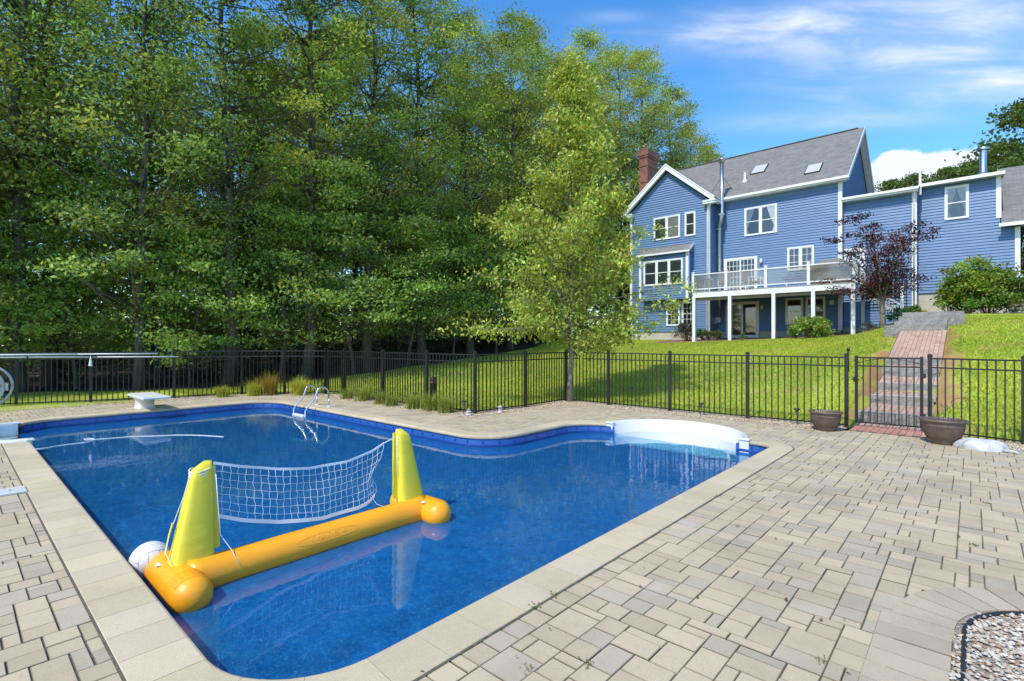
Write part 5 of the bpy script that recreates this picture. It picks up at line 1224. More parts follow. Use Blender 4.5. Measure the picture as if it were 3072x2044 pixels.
for i in range(4):
    a, b = RP[i]+.06, RP[i+1]-.06; B = DB(); B.box(a, b, YD-.02, YD+.08, ZD+.88, ZD+.93); B.box(a, b, YD+.0, YD+.06, ZD+.14, ZD+.19); B.box((a+b)/2-.02, (a+b)/2+.02, YD+.01, YD+.05, ZD+.03, ZD+.14); B.build('rail', M['white'], DK)
    B = DB(); B.box(a, b, YD+.027, YD+.033, ZD+.19, ZD+.88); B.build('rail_panel', M['railpanel'], DK)
# side rail towards the stairs
B = DB(); B.box(-3.75, -3.65, YD+.09, 26.85, ZD+.88, ZD+.93); B.box(-3.73, -3.67, YD+.09, 26.85, ZD+.14, ZD+.19); B.build('rail', M['white'], DK)
B = DB(); B.box(-3.703, -3.697, YD+.09, 26.85, ZD+.19, ZD+.88); B.build('rail_panel', M['railpanel'], DK)
B = DB(); B.box(-3.76, -3.64, 26.85, 26.97, ZD-.26, ZD+1.03); B.build('rail_post', M['white'], DK)
# left side rail
B = DB(); B.box(-10.67, -10.57, YD+.09, 28.2, ZD+.88, ZD+.93); B.box(-10.65, -10.59, YD+.09, 28.2, ZD+.14, ZD+.19); B.box(-10.67, -10.57, 27.0, 27.1, ZD+.03, ZD+.95); B.build('rail', M['white'], DK)
B = DB(); B.box(-10.623, -10.617, YD+.09, 28.2, ZD+.19, ZD+.88); B.build('rail_panel', M['railpanel'], DK)
# stairs down to the right
ST = thing('deck_stairs', 'white stairs running down from the right end of the raised deck', 'stairs', (-2.9, 27.6, 2.3)); SO = ST.location
for y in (27.0, 28.1):
    B = MB(SO); n = 7; run, rise = 1.45, 1.26; B.add([(-3.66, y, ZD-.02), (-3.66, y, ZD-.36), (-2.21, y, ZD-rise-.33), (-2.21, y, ZD-rise+.0), (-3.66, y+.04, ZD-.02), (-3.66, y+.04, ZD-.36), (-2.21, y+.04, ZD-rise-.33), (-2.21, y+.04, ZD-rise)], [(0, 1, 2, 3), (7, 6, 5, 4), (0, 4, 5, 1), (1, 5, 6, 2), (2, 6, 7, 3), (3, 7, 4, 0)])
    for i in range(n): x = -3.66+run*i/n; z = ZD-rise*(i+.0)/n; B.box(x+.003, x+run/n-.003, y+.003, y+.037, z-.20, z-.03)
    B.build('stringer', M['white'], ST)
for i in range(7): B = MB(SO); x = -3.66+1.45*(i+.0)/7; z = ZD-1.26*(i+.5)/7; B.box(x, x+.23, 27.045, 28.095, z-.03, z); B.build('stair_tread', M['wood_under'], ST)
B = MB(SO); B.box(-2.26, -2.15, 26.98, 27.09, 2.2, 4.02); B.box(-2.28, -2.13, 26.96, 27.11, 4.02, 4.05); B.build('newel_post', M['white'], ST)
B = MB(SO); B.beam((-3.62, 27.03, ZD+.0), (-2.26, 27.03, ZD-.92), .05, .06); B.build('hand_rail', M['white'], ST)
t = thing('lattice', 'dark square lattice on the wall behind the purple maple and the stairs', 'lattice', (-3.1, 29.8, 3.4)); B = MB(t.location)
for i in range(13): x = -3.95+i*.14; B.box(x-.012, x+.012, 29.80, 29.815, 3.2, 5.05)
for i in range(13): z = 3.25+i*.15; B.box(-3.98, -2.24, 29.785, 29.80, z-.012, z+.012)
B.build('slats', M['black'], t)
# things on the deck
t = thing('covered_grill', 'large barbecue under a grey cover on the right end of the deck', 'grill cover', (-4.6, 26.1, ZD+.03)); B = MB(t.location); B.smooth = False
vs = []; pr = [(.78, .34, 0), (.80, .36, .35), (.76, .34, .82), (.55, .30, .95), (.42, .26, 1.07), (.30, .18, 1.12)]; k = 24; fs = []
for a_, b_, z in pr:
    for i in range(k):
        th = 2*pi*i/k; e = .35; w = 1+.03*sin(5*th+z*4); vs.append((-4.6+a_*w*math.copysign(abs(cos(th))**e, cos(th)), 26.15+b_*w*math.copysign(abs(sin(th))**e, sin(th)), ZD+.03+z))
for j in range(len(pr)-1):
    for i in range(k): fs.append((j*k+i, j*k+(i+1) % k, (j+1)*k+(i+1) % k, (j+1)*k+i))
fs.append(tuple((len(pr)-1)*k+i for i in range(k))); B.add(vs, fs); B.build('cover', plain('grey_cover_fabric', (.20, .185, .175), .85, .15), t)
def deck_chair(x, y, rz, label):
    t = thing('deck_chair', label, 'chair', (x, y, ZD+.03), 'chairs on the raised deck', rz); o_ = (0, 0, 0)
    def P(B, nm, mat): o = B.build(nm, mat, t); o.location = (0, 0, 0); return o
    B = MB(); B.box(-.28, .28, -.26, .26, .40, .43); P(B, 'seat', M['fabric'])
    B = MB(); B.add([(-.28, .26, .43), (.28, .26, .43), (.28, .42, 1.02), (-.28, .42, 1.02), (-.28, .29, .43), (.28, .29, .43), (.28, .45, 1.02), (-.28, .45, 1.02)], [(0, 1, 2, 3), (7, 6, 5, 4), (0, 4, 5, 1), (1, 5, 6, 2), (2, 6, 7, 3), (3, 7, 4, 0)]); P(B, 'backrest', M['fabric'])
    for sx in (-.29, .29):
        for sy in (-.25, .27): B = MB(); B.tube([(sx, sy, 0), (sx, sy, .62)], .015, 6); P(B, 'leg', M['white'])
        B = MB(); B.box(sx-.025, sx+.025, -.28, .32, .62, .645); P(B, 'armrest', M['white'])
M['fabric'] = plain('brown_grey_sling', (.28, .21, .17), .8, .12)
deck_chair(-9.4, 26.6, radians(200), 'sling deck chair behind the left rail panel of the deck'); deck_chair(-8.2, 27.1, radians(150), 'sling deck chair facing left in front of the sliding door on the deck'); deck_chair(-7.85, 26.5, radians(95), 'side-on sling chair behind the second rail panel of the deck')

# ================================================================== vegetation
def leaves(centers, radii, nper, size, cols, up=.45, flat=.4, droop=0., aspect=.55, seed=0, spread=.55):
    """leaf clumps: returns V,Q,C arrays; each leaf a folded diamond"""
    g = np.random.default_rng(seed); n = len(centers); K_ = np.repeat(np.arange(n), nper); m_ = len(K_)
    p = g.normal(0, spread, (m_, 3)); p *= np.minimum(1, 1.6/np.maximum(1e-6, np.linalg.norm(p, axis=1)))[:, None]
    p = p*radii[K_]; p[:, 2] *= 1; p += centers[K_]
    nrm = g.normal(0, 1, (m_, 3)); nrm[:, 2] = np.abs(nrm[:, 2])*.6+up; nrm /= np.linalg.norm(nrm, axis=1)[:, None]
    a = g.normal(0, 1, (m_, 3)); a[:, 2] -= droop; a -= nrm*(a*nrm).sum(1)[:, None]; a /= np.linalg.norm(a, axis=1)[:, None]; b = np.cross(nrm, a)
    s_ = size*g.uniform(.6, 1.35, (m_, 1)); a = a*s_; b = b*s_*aspect*.5
    v = np.stack([p-a*.5, p+b*1.+nrm*s_*.08-a*.05, p+a*.5, p-b*1.+nrm*s_*.08-a*.05], 1).reshape(-1, 3)
    q = np.arange(m_*4).reshape(-1, 4); c = cols[K_]*g.uniform(.78, 1.28, (m_, 1)); c[:, 0] *= g.uniform(.90, 1.12, m_)
    return v, q, c
def crown_cols(n, base, seed, hv=.22, bv=.22):
    g = np.random.default_rng(seed); c = np.tile(np.array(base), (n, 1))*g.normal(1, bv, (n, 1)).clip(.5, 1.7); c[:, 0] *= g.normal(1, hv, n).clip(.55, 1.8); return np.clip(c, .003, .6)
def make_tree(name, seed, h, cb, rad, ncl, nper, ls, base, shape, trunk_r=.16, clr=.9, flatz=.36, mat='leaf', bark='bark', limbs=1., wob=.3, droop=.2, hv=.10, bv=.24, lean=0):
    g = random.Random(seed); gn = np.random.default_rng(seed)
    tw = [(0, 0, -.4)]; nseg = 10; ax_, ay_ = 0, 0
    for i in range(1, nseg+1):
        ax_ += g.uniform(-wob, wob)*.35+lean/nseg; ay_ += g.uniform(-wob, wob)*.35; tw.append((ax_, ay_, h*.93*i/nseg))
    def tr(z): return Vector([float(np.interp(z, [p[2] for p in tw], [p[k] for p in tw])) for k in (0, 1)]+[z])
    B = MB(); B.tube(tw, [trunk_r*(1.25 if i == 0 else 1)*(1-.88*i/nseg) for i in range(nseg+1)], 9)
    cs = []; rs = []
    for k in range(ncl):
        t = g.random()**.85; z = h*(cb+(1-cb)*t); R = rad*shape(t)*g.uniform(.78, 1.18)
        a = g.uniform(0, 2*pi); q = R*sqrt(g.uniform(.12, 1.0)); c = tr(z)+Vector((q*cos(a), q*sin(a), -q*.10*droop*4*g.random()))
        cs.append(tuple(c)); cr = clr*g.uniform(.6, 1.25)*(.65+.35*shape(t)); rs.append((cr, cr, cr*flatz))
        if g.random() < limbs and q > .5:
            zb_ = max(h*cb*.7, z-q*g.uniform(.35, .8)); p0 = tr(zb_); mid = p0.lerp(c, .5)+Vector((0, 0, -.08*q)); rr = trunk_r*(1-.85*zb_/h)*.38
            B.tube([p0, mid, c], [rr, rr*.6, .008], 5)
    m1 = B_mesh(B, name+'_trunk', M[bark]); cs = np.array(cs); rs = np.array(rs)
    cols = crown_cols(ncl, base, seed, hv, bv); v, q, c = leaves(cs, rs, nper, ls, cols, seed=seed, droop=droop, spread=.50)
    return m1, npmesh(name+'_crown', v, q, M[mat], c)
def B_mesh(B, name, mat):
    me = bpy.data.meshes.new(name); me.from_pydata(B.v, [], B.f); me.materials.append(mat); me.polygons.foreach_set('use_smooth', B.sm); me.update(); return me
def place_tree(tpl, name, x, y, rz, sc, label, cat='tree', group=None, z=None, sz=None):
    z = gh(x, y) if z is None else z; t = thing(name, label, cat, (x, y, z-.05), group, rz); t.scale = (sc, sc, sz or sc)
    o = link('trunk', tpl[0], t); o = link('crown', tpl[1], t); return t
oval = lambda t: (sin(pi*min(1, t*.86+.13)))**.6
cone = lambda t: (1-t)**.8*.95+.05
wide = lambda t: max(.15, 1-abs(t-.35)*1.1)
G1 = (.275, .375, .085); G2 = (.31, .405, .09); G3 = (.235, .35, .10); G4 = (.315, .395, .08)
TP = {
 'a': make_tree('tall_a', 1, 19, .30, 3.35, 155, 125, .142, G1, oval, .20, 1.05, wob=.5),
 'b': make_tree('tall_b', 2, 21, .34, 3.15, 145, 125, .142, G2, oval, .22, 1.0, wob=.6),
 'c': make_tree('tall_c', 3, 18, .16, 3.3, 155, 125, .142, G3, oval, .17, 1.0, wob=.5),
 'd': make_tree('tall_d', 4, 20, .12, 3.8, 185, 115, .152, G4, oval, .22, 1.15, wob=.4),
 'u': make_tree('under_a', 5, 8, .20, 2.6, 80, 125, .145, (.29, .42, .10), wide, .07, .95, flatz=.34, wob=.5, droop=.25),
 'v': make_tree('under_b', 6, 6, .17, 2.3, 62, 125, .14, (.32, .45, .105), wide, .05, .85, flatz=.36, wob=.5, droop=.25),
}
GW = 'woodland trees beyond the lawn'
front = [  # x, y, template, scale, label
 (-21.8, -1.2, 'c', .95, 'dark leafy woodland tree at the far left edge of the photo'),
 (-22.2, 1.6, 'a', 1.08, 'dark tall tree behind the hanging grey vacuum hose'),
 (-21.2, 4.4, 'c', 1.02, 'shaded tall tree behind the white pool poles'),
 (-20.6, 7.0, 'a', 1.05, 'tall dark green tree rising behind the diving stand'),
 (-19.8, 9.6, 'b', 1.0, 'slender tall tree with bright gaps of sky, left of the ladder'),
 (-19.6, 12.4, 'a', 1.04, 'tall woodland tree standing directly behind the pool ladder'),
 (-19.5, 15.3, 'b', .98, 'tall tree with a straight bare lower trunk behind the narrow back gate'),
 (-19.3, 18.2, 'd', .88, 'full green woodland tree left of the young yellow green tree'),
 (-19.4, 21.4, 'a', .98, 'tall woodland tree just left behind the young yellow green tree'),
 (-19.2, 24.8, 'd', .86, 'full crowned tree behind the young yellow green tree'),
 (-19.0, 28.5, 'd', .90, 'bright green woodland tree just left of the brick chimney'),
]
def wedge_x(x, y, m): return min(x, -18.3-min(3.8, max(0, (7-y)*.75))-m)
for i, (x, y, k, sc, lab) in enumerate(front): x = wedge_x(x, y, .9); place_tree(TP[k], 'woodland_tree', x, y, i*1.7, sc, lab, group=GW)
r2 = random.Random(3)
deep = 'tall woodland tree standing deep behind the front row of the woods'
for i in range(11): place_tree(TP['abcd'[i % 4]], 'woodland_tree', -25.0+r2.uniform(-1, 1), 0+i*3.1+r2.uniform(-.8, .8), r2.uniform(0, 6), r2.uniform(.78, .95), deep, group='trees deep in the woods')
for i in range(12): place_tree(TP['dbac'[i % 4]], 'woodland_tree', -30.5+r2.uniform(-1.4, 1.4), -1+i*3.6+r2.uniform(-1, 1), r2.uniform(0, 6), r2.uniform(.78, .95), deep, group='trees deep in the woods')
for i in range(9): place_tree(TP['dcbd'[i % 4]], 'woodland_tree', -37+r2.uniform(-1.5, 1.5), -1+i*5+r2.uniform(-1.5, 1.5), r2.uniform(0, 6), r2.uniform(.8, .95), deep, group='trees deep in the woods')
# taller trees behind the gable: the skyline falling to the right
def uv(u, v, D): t = D*(u-1536)/1530; return (D*-sin(TH)+t*cos(TH), D*cos(TH)+t*sin(TH), 1.7-(v-1022)*D/1530)
for i, (u, v, D, k, lab) in enumerate([(1600, 118, 36, 'd', 'tall bright tree whose top stands out against the sky above the young tree'), (1735, 105, 38, 'd', 'tall bright tree just right of the skyline gap above the young tree'),
    (1860, 140, 41, 'd', 'tall bright tree above the left side of the brick chimney'), (1935, 165, 44, 'd', 'rounded tree top directly above the brick chimney'), (2000, 270, 46, 'd', 'tree top right of the chimney, where the skyline drops'),
    (2075, 375, 50, 'd', 'lower tree top showing over the gable peak'), (2125, 440, 54, 'd', 'small last tree top beside the main roof ridge')]):
    x, y, z = uv(u, v, D); z0 = gh(x, y); sc = (z-z0)/20.0; place_tree(TP[k], 'woodland_tree', x, y, 2.1*i, max(.75, sc*.95), lab, group=GW, sz=sc)
for i in range(6):
    x, y, _ = uv(1650+i*75, 300, 50+i); place_tree(TP['d'], 'woodland_tree', x, y, i*1.3, .9, deep, group='trees deep in the woods')
# understory
un = [(-19.3, .5, 'v', 1.0, 'low leafy maple sapling behind the left end of the fence'), (-19.6, 3.0, 'u', .9, 'spreading understory maple behind the white cone'), (-19.4, 5.8, 'v', .95, 'bright understory maple behind the diving stand'),
      (-18.9, 8.6, 'u', .95, 'tiered understory maple behind the tall ornamental grass'), (-18.6, 11.2, 'u', 1.05, 'tiered understory maple behind the pool ladder'), (-18.8, 13.8, 'u', .95, 'layered understory maple right of the narrow back gate'),
      (-18.6, 16.6, 'v', 1.2, 'low dark understory tree at the shaded lawn edge'), (-18.4, 19.6, 'u', .9, 'understory tree at the foot of the young tree crown, far back'), (-18.2, 23.0, 'v', 1.1, 'understory tree at the lawn edge left of the house'), (-17.6, 27.2, 'v', .8, 'bushy sapling beside the left corner of the house')]
for i, (x, y, k, sc, lab) in enumerate(un): x = wedge_x(x, y, 1.5 if y < 9 else .5); place_tree(TP[k], 'understory_tree', x, y, i*2.3+.5, sc, lab, group='understory maples at the wood edge')
for i in range(22): place_tree(TP['uv'[i % 2]], 'understory_tree', -22.5-3*(i % 3)+r2.uniform(-.8, .8), -5+i*1.75+r2.uniform(-.6, .6), r2.uniform(0, 6), r2.uniform(.9, 1.3), 'understory tree deep in the shade of the woods', group='understory trees deep in the woods')
# leaning dead trunk
t = thing('fallen_trunk', 'bare grey trunk leaning down to the right among the trees on the left', 'tree trunk', (-20.5, 4.3, 0)); B = MB(t.location); P1, P2 = Vector(uv(285, 862, 20.3)), Vector(uv(510, 992, 19.6)); B.tube([P1, P1.lerp(P2, .3)+Vector((0, 0, .06)), P1.lerp(P2, .7), P2], [.14, .17, .20, .23], 10); B.build('trunk', M['bark2'], t)
B = MB(t.location); B.tube([P1.lerp(P2, .3), P1.lerp(P2, .3)+Vector((.1, .5, .5)), P1.lerp(P2, .3)+Vector((.1, .9, 1.2))], [.05, .035, .01], 6); B.build('branch', M['bark2'], t)
# far belt of foliage, one mass
gB = np.random.default_rng(77); n = 1250; cxs = gB.uniform(-62, -41, n); cys = gB.uniform(-35, 75, n); czs = np.where(gB.random(n) < .5, gB.uniform(0, 4, n), gB.uniform(1, 17, n))
n2 = 300; cx2 = gB.uniform(-41, -14, n2); cy2 = gB.uniform(56, 66, n2); cz2 = gB.uniform(3, 15, n2)
cs = np.stack([np.concatenate([cxs, cx2]), np.concatenate([cys, cy2]), np.concatenate([czs, cz2])], -1); rs = np.tile([2.4, 2.4, 1.5], (len(cs), 1))
v, q, c = leaves(cs, rs, 60, .5, crown_cols(len(cs), (.11, .18, .045), 5), seed=9); tag(link('distant_woodland', npmesh('distant_woodland', v, q, M['leaf'], c)), 'dense mass of foliage far back in the woods', 'woodland', kind='stuff')
# brush on the wood floor
n = 520; cys = gB.uniform(-6, 30, n); cxs = -18.9-np.clip((7-cys)*.75, 0, 3.6)-.5-gB.uniform(.1, 1, n)**1.5*14; czs = smooth_gz(cxs, cys)+gB.uniform(.05, 1.0, n)
v, q, c = leaves(np.stack([cxs, cys, czs], -1), np.tile([.55, .55, .32], (n, 1)), 70, .10, crown_cols(n, (.055, .07, .028), 15, .3, .5), seed=19); tag(link('undergrowth', npmesh('undergrowth', v, q, M['leaf'], c)), 'low brush and ferns covering the floor of the woods', 'undergrowth', kind='stuff')
# trees seen over the roofs at the right
T5 = make_tree('over_a', 12, 12, .1, 3.4, 130, 90, .24, (.095, .15, .025), oval, .15, 1.1)
for i, (u, v, D, sc, lab) in enumerate([(2690, 530, 62, .8, 'small round tree top over the left part of the link roof'), (2745, 520, 58, .8, 'tree top just left of the white vent pipe'), (2820, 500, 60, .85, 'bright tree top right of the white vent pipe'),
    (2880, 505, 56, .8, 'low tree top over the dormer roof'), (2925, 480, 55, .8, 'bluish tree top left of the metal flue'), (2985, 430, 50, .9, 'taller tree right beside the metal flue'),
    (3090, 275, 40, 1.0, 'dark tall tree cut off by the right edge of the photo')]):
    x, y, z = uv(u, v, D); z0 = 3.0; k = (z-z0)/12.3; place_tree(T5, 'roofline_tree', x, y, i*1.9, k*sc, lab, group='trees seen over the roofs at the right', z=z0, sz=k)
for i, (x, y, sc) in enumerate([(7.5, 35, .75), (11, 37, .85), (15, 36, .8), (20, 38, .9), (26, 37, .9)]): place_tree(T5, 'woodland_tree', x, y, i*1.3, sc, 'leafy tree beyond the lawn, out past the right wing of the house', group='trees right of the house')
for i, (x, y, sc) in enumerate([(3.4, 33.5, .45), (4.6, 36, .7)]): place_tree(T5, 'corner_tree', x, y, i*2, sc, ['small tree right behind the corner of the right wing', 'leafy tree at the right edge beyond the house corner'][i], group=None)
# young ornamental tree in front of the fence
prm = [(1.25, .6), (1.8, 1.6), (2.5, 1.8), (3.2, 1.85), (4.0, 1.9), (4.8, 1.8), (5.6, 1.45), (6.4, 1.1), (7.2, .85), (8.0, .65), (8.8, .5), (9.5, .2)]
t = thing('young_tree', 'young yellow green ornamental tree with a slim trunk at the fence corner', 'tree', (-8.30, 11.62, 0)); TOy = t.location
g = random.Random(21); B = MB((0, 0, 0)); tw = [(0, 0, -.1), (-.02, .0, .5), (.03, .02, 1.3), (0, .05, 2.4), (.05, .0, 3.8), (0, -.03, 5.2), (.04, 0, 6.8), (.02, 0, 9.2)]; B.tube(tw, [.12, .076, .068, .062, .052, .04, .027, .008], 12)
cs = []; rs = []
def limb(z0, a, ln, rise, r0=.022):
    p0 = Vector((0, 0, z0)); d = Vector((cos(a), sin(a), 0)); pts = []; n = 7
    for i in range(n+1): f = i/n; pts.append(p0+d*ln*f+Vector((g.uniform(-.03, .03)*ln, g.uniform(-.03, .03)*ln, rise*(f**.75)+g.uniform(-.03, .03))))
    B.tube(pts, [r0*(1-f/n*.9) for f in range(n+1)], 5)
    for i in range(1, n+1):
        for q_ in range(2 if i < 4 else 3):
            s_ = .30*(ln*.14+.22)*3.0; c = pts[i]+Vector((g.uniform(-1, 1)*s_*.55, g.uniform(-1, 1)*s_*.55, g.uniform(-.5, .7)*s_*.55)); cs.append(tuple(c)); k = g.uniform(.20, .34); rs.append((k, k, k*.7))
z = 1.75
while z < 9.2:
    R = float(np.interp(z, [p[0] for p in prm], [p[1] for p in prm])); a = g.uniform(0, 2*pi); limb(z-min(.35*R, z*.25), a, R*g.uniform(.72, 1.05), R*(.25 if z < 3 else .5), .012+.010*R); z += .078+.025*(z > 6)
rx, ry = cos(TH), sin(TH)
for a_cam, ln, z0, rs_ in [(0, 3.05, 2.5, .75), (0.12, 2.7, 1.9, .35), (-.2, 2.9, 2.2, .5), (pi, 3.0, 2.05, -.05), (pi+.15, 2.6, 1.9, .15), (pi-.1, 2.7, 2.9, .7), (0.1, 2.6, 3.9, .9), (pi, 2.5, 4.0, 1.1), (.05, 2.3, 1.75, .3)]: limb(z0, TH+a_cam, ln, rs_, .028)
for i in range(60): zz = g.uniform(1.5, 9.6); R = float(np.interp(zz, [p[0] for p in prm], [p[1] for p in prm]))*.45; a = g.uniform(0, 6.28); q_ = R*sqrt(g.random()); cs.append((q_*cos(a), q_*sin(a), zz)); rs.append((.3, .3, .25))
for i in range(10): cs.append((g.uniform(-.2, .2), g.uniform(-.2, .2), g.uniform(8.6, 9.7))); rs.append((.16, .16, .22))
o = link('trunk', B_mesh(B, 'young_tree_trunk', M['bark2']), t)
cs = np.array(cs); rs = np.array(rs); cols = crown_cols(len(cs), (.40, .475, .085), 31, .08, .2); v, q, c = leaves(cs, rs, 17, .118, cols, up=.25, droop=1.0, aspect=.5, seed=33, spread=.6)
o = link('crown', npmesh('young_tree_crown', v, q, M['leaf_bright'], c), t)
# purple maple
t = thing('purple_tree', 'small purple leaved tree with open branches in front of the deck stairs', 'tree', (-2.68, 25.0, gh(-2.68, 25)))
g = random.Random(8); B = MB(); B.tube([(0, 0, -.2), (.03, 0, .4), (0, 0, .9), (.04, 0, 1.3)], [.13, .10, .09, .10], 10); cs = []; rs = []
for k in range(26):
    a = g.uniform(0, 2*pi); e = g.uniform(.25, 1.35); ln = g.uniform(1.5, 2.9)*(1.0 if e < .9 else 1.15); d = Vector((cos(a)*cos(e)*.75, sin(a)*cos(e)*.75, sin(e))); pts = []
    for i in range(6): f = i/5; pts.append(Vector((.03, 0, 1.15))+d*ln*f+Vector((g.uniform(-.08, .08), g.uniform(-.08, .08), -.25*f*f*cos(e)))); 
    for p in pts: p.z = min(p.z, 4.35)
    B.tube(pts, [.035*(1-.8*i/5) for i in range(6)], 5)
    for i in range(1, 6):
        for q_ in range(3): c = pts[i]+Vector((g.uniform(-.35, .35), g.uniform(-.35, .35), g.uniform(-.1, .25)))
        cs.append(tuple(c)); rs.append((.30, .30, .13))
for u_, z_ in [(-1.75, 3.5), (-1.3, 4.3), (-.8, 4.4), (-.4, 4.2), (1.2, 3.9), (1.5, 3.6), (.9, 3.6), (-1.5, 3.0), (-.2, 3.6), (.5, 3.2), (-.9, 3.7), (1.7, 3.9)]:
    p = Vector((u_*cos(TH), u_*sin(TH), z_)); B.tube([(0, 0, 1.2), tuple(p*.55+Vector((0, 0, .2))), tuple(p)], [.03, .018, .006], 5)
    for q_ in range(3): cs.append(tuple(p+Vector((g.uniform(-.3, .3), g.uniform(-.3, .3), g.uniform(-.12, .12))))); rs.append((.26, .26, .09))
link('trunk', B_mesh(B, 'purple_tree_trunk', M['bark2']), t); cs = np.array(cs); rs = np.array(rs)
v, q, c = leaves(cs, rs, 42, .11, crown_cols(len(cs), (.060, .020, .026), 41, .2, .3), up=.5, droop=.3, aspect=.5, seed=43); link('crown', npmesh('purple_tree_crown', v, q, M['leaf_purple'], c), t)
# bushes
def bush(x, y, rx_, ry_, h, base, label, name='shrub', nc=40, nper=70, ls=.09, mat='leaf', z=None, stems=True, seed=0, group=None, cat='shrub', off=0):
    z = gh(x, y) if z is None else z; t = thing(name, label, cat, (x, y, z), group); g = np.random.default_rng(seed+100); a = g.uniform(0, 2*pi, nc); r = np.sqrt(g.uniform(0.05, 1, nc)); zz = h*(.12+.80*g.uniform(0, 1, nc)**.8)
    k = np.sqrt(np.clip(1-(zz/h-.35).clip(0)**2/.5, .1, 1)); cs = np.stack([r*k*rx_*np.cos(a), r*k*ry_*np.sin(a), zz], -1); rr = min(rx_, h)*.30; rs = np.tile([rr, rr, rr*.6], (nc, 1))*g.uniform(.6, 1.3, (nc, 1))
    v, q, c = leaves(cs, rs, nper, ls, crown_cols(nc, base, seed+3, .18, .25), seed=seed, droop=.4); link('foliage', npmesh(name+'_foliage', v, q, M[mat], c), t)
    if stems:
        B = MB(); 
        for i in range(min(nc, 16)): B.tube([(cs[i][0]*.1, cs[i][1]*.1, -.1), (cs[i][0]*.5, cs[i][1]*.5, cs[i][2]*.55), tuple(cs[i])], [.022, .015, .005], 5)
        link('stem', B_mesh(B, name+'_stem', M['bark2']), t)
    return t
LG = (.13, .22, .03)
bush(.45, 28.6, 1.35, 1.1, 1.75, (.22, .32, .05), 'large mounded green shrub in front of the right wing of the house', nc=90, nper=90, ls=.15, seed=1)
bush(1.3, 27.9, .9, .9, 1.4, (.13, .21, .04), 'darker shrub spilling out at the right edge below the house', nc=50, nper=80, ls=.13, seed=2)
bush(-.15, 28.3, .9, .8, 2.3, (.26, .36, .06), 'tallest sprigs of the shrub bank against the blue wall', nc=34, nper=60, ls=.14, seed=12)
bush(-5.15, 24.9, .75, .7, .85, (.27, .40, .08), 'bright green broad leaved shrub in front of the third deck post', nc=45, nper=80, ls=.13, seed=3)
bush(-11.35, 26.6, .65, .6, 1.0, (.09, .085, .05), 'dusky brown green shrub in front of the low gable windows', nc=50, nper=80, ls=.06, seed=4)
bush(-10.55, 26.8, .5, .45, .55, (.15, .24, .09), 'pale green low plant right of the dusky shrub', nc=20, nper=60, ls=.10, seed=5)
bush(-9.95, 26.4, .45, .4, .45, (.11, .15, .04), 'low leafy perennial beside the second deck post', nc=16, nper=60, ls=.09, seed=6)
bush(-8.0, 25.2, .22, .2, .35, (.14, .22, .05), 'little weed tuft in front of the sliding door under the deck', nc=6, nper=40, ls=.08, seed=7)
bush(-5.85, 25.3, .25, .2, .45, (.16, .24, .05), 'small spiky green plant between the deck posts', nc=7, nper=40, ls=.09, seed=8)
bush(-2.15, 26.0, .5, .4, .55, (.12, .24, .05), 'fresh green fern clump at the foot of the deck stairs', nc=18, nper=70, ls=.08, seed=9)
bush(-1.9, 27.6, .38, .3, .40, (.20, .24, .07), 'variegated hosta clump beside the upper granite steps', nc=12, nper=40, ls=.14, seed=10, z=2.75)
bush(-3.2, 25.4, .3, .3, .4, (.14, .16, .12), 'small grey green plant at the right deck post', nc=8, nper=50, ls=.06, seed=11)
bush(-.75, 28.9, .42, .25, .7, (.05, .06, .055), 'bare dark bush against the concrete foundation', nc=10, nper=25, ls=.06, seed=13, z=2.85)
# dry stone wall at the right
t = thing('stone_wall', 'rough fieldstone retaining wall at the right edge below the shrubs', 'stone wall', (1.9, 28.2, 2.8)); g = random.Random(4)
B = MB(t.location)
for r_ in range(4):
    x = .9+g.uniform(0, .15)
    while x < 4:
        w = g.uniform(.18, .38); h = .15; B.lathe([(0, -.07), (.48, -.06), (.55, 0), (.46, .06), (0, .07)], (x+w/2, 27.55+r_*.04, 2.62+r_*.15), 8, w*1.0, .25); x += w+.012
B.build('stones', M['stonewall'], t)
# ornamental grasses
def tuft(x, y, h, n, base, label, seed):
    t = thing('grass_clump', label, 'ornamental grass', (x, y, 0), 'ornamental grass clumps along the fence'); g = np.random.default_rng(seed); n_ = n; a = g.uniform(0, 2*pi, n_); L_ = h*g.uniform(.6, 1.15, n_); out = g.uniform(.1, 1.15, n_)*L_*.85
    px_, py_ = g.normal(0, .08, n_), g.normal(0, .08, n_); w = .008; dx, dy = np.cos(a), np.sin(a); V = []; Q = []
    for k in range(4):
        f0, f1 = k/4, (k+1)/4
        def P(f): return np.stack([px_+dx*out*f**1.8, py_+dy*out*f**1.8, L_*(f-.32*f**3*(out/L_))], -1)
        A, Bv = P(f0), P(f1); s_ = np.stack([-dy, dx, dx*0], -1); wa, wb = w*(1-f0*.9), w*(1-f1*.9)
        V.append(np.stack([A-s_*wa, A+s_*wa, Bv+s_*wb, Bv-s_*wb], 1))
    V = np.concatenate(V).reshape(-1, 3); Q = np.arange(len(V)).reshape(-1, 4); c = np.tile(np.tile(np.array(base), (n_, 1))*g.uniform(.7, 1.35, (n_, 1))*np.array([1, 1, 1])+g.uniform(-.02, .06, (n_, 1))*np.array([1, .5, 0]), (4, 1))
    link('blades', npmesh('grass_clump_blades', V, Q, M['grassblade'], np.clip(c, .01, .8)), t)
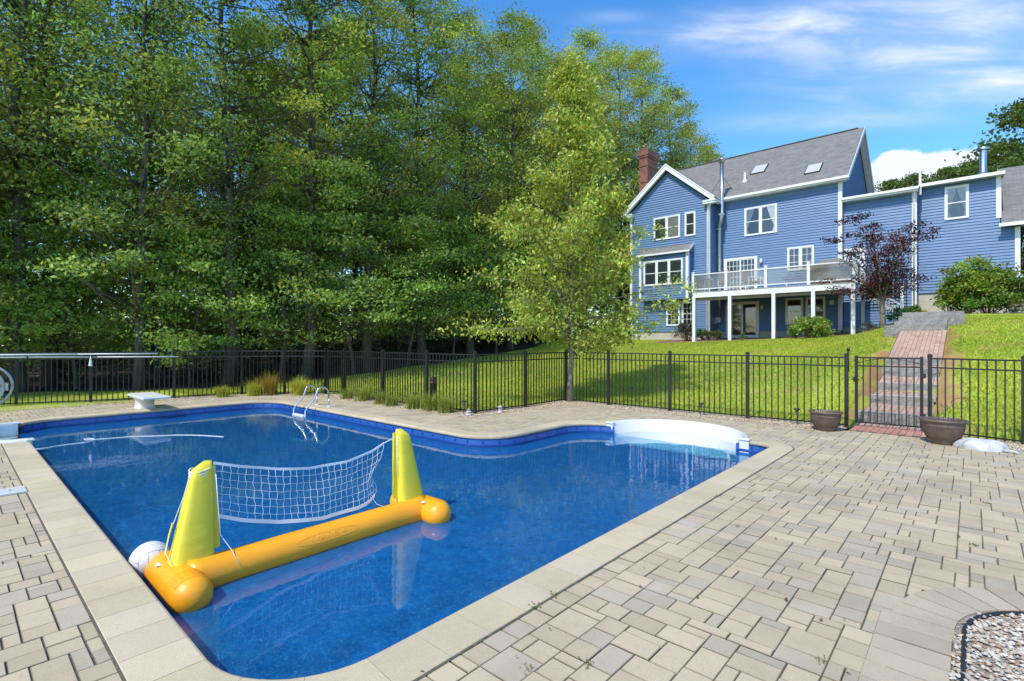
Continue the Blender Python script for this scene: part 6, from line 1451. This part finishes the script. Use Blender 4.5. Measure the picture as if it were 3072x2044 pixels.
for i, (x, y, h, n, lab, b) in enumerate([(-16.75, 5.55, .38, 240, 'small yellowish grass clump left of the tall ornamental grasses', 0), (-16.45, 6.35, .55, 300, 'green grass clump at the left side of the tallest ornamental grass', 0), (-16.25, 6.75, .75, 420, 'tallest ornamental grass with orange brown leaf tips', 1),
    (-15.55, 7.35, .62, 420, 'round yellow green grass clump just left of the ladder arches', 0), (-13.55, 7.85, .36, 200, 'small grass clump right of the pool ladder', 2), (-12.75, 7.85, .48, 260, 'medium grass clump near the second fence post right of the ladder', 2),
    (-11.75, 7.8, .40, 220, 'grass clump beside the middle stake light', 2), (-11.2, 7.75, .32, 180, 'low grass clump between the two stake lights', 2), (-10.35, 7.8, .46, 260, 'grass clump round the leaning stake light', 2), (-9.75, 7.85, .50, 260, 'grass clump left of the last one before the fence corner', 2), (-9.2, 7.85, .46, 240, 'last grass clump before the jutting fence corner', 2)]):
    tuft(x, y, h, n, [(.36, .38, .045), (.36, .27, .05), (.24, .30, .05)][b], lab, 60+i)
# weeds and leaf litter in the joints
n = 12; g = np.random.default_rng(5); px_ = np.round(g.uniform(-1.9, 3, n)/.1)*.1; py_ = g.uniform(1.5, 10, n); k = inpoly(px_, py_, DECK); px_, py_ = px_[k], py_[k]
px_ = np.concatenate([px_, [-2.06, -2.07, -2.06, -1.5, -1.15, -.6]]); py_ = np.concatenate([py_, [2.5, 2.7, 5.6, 2.25, 2.0, 3.1]])
v, q, c = leaves(np.stack([px_, py_, py_*0+.012], -1), np.tile([.035, .035, .006], (len(px_), 1)), 16, .018, crown_cols(len(px_), (.24, .23, .09), 3), seed=4); tag(link('weeds', npmesh('weeds', v, q, M['leaf'], c)), 'tiny weeds growing in the joints between the pavers', 'weeds', kind='stuff')
n = 170; px_ = g.uniform(-17, 2, n); py_ = g.uniform(1, 11.2, n); k = inpoly(px_, py_, DECK) & ~inpoly(px_, py_, outline(.02)); px_, py_ = px_[k], py_[k]
v, q, c = leaves(np.stack([px_, py_, py_*0+.014], -1), np.tile([.01, .01, .001], (len(px_), 1)), 1, .035, crown_cols(len(px_), (.17, .10, .045), 3, .2, .4), seed=5, up=3.); tag(link('fallen_leaves', npmesh('fallen_leaves', v, q, M['leaf'], c)), 'scattered dry fallen leaves on the pavers', 'leaves', kind='stuff')
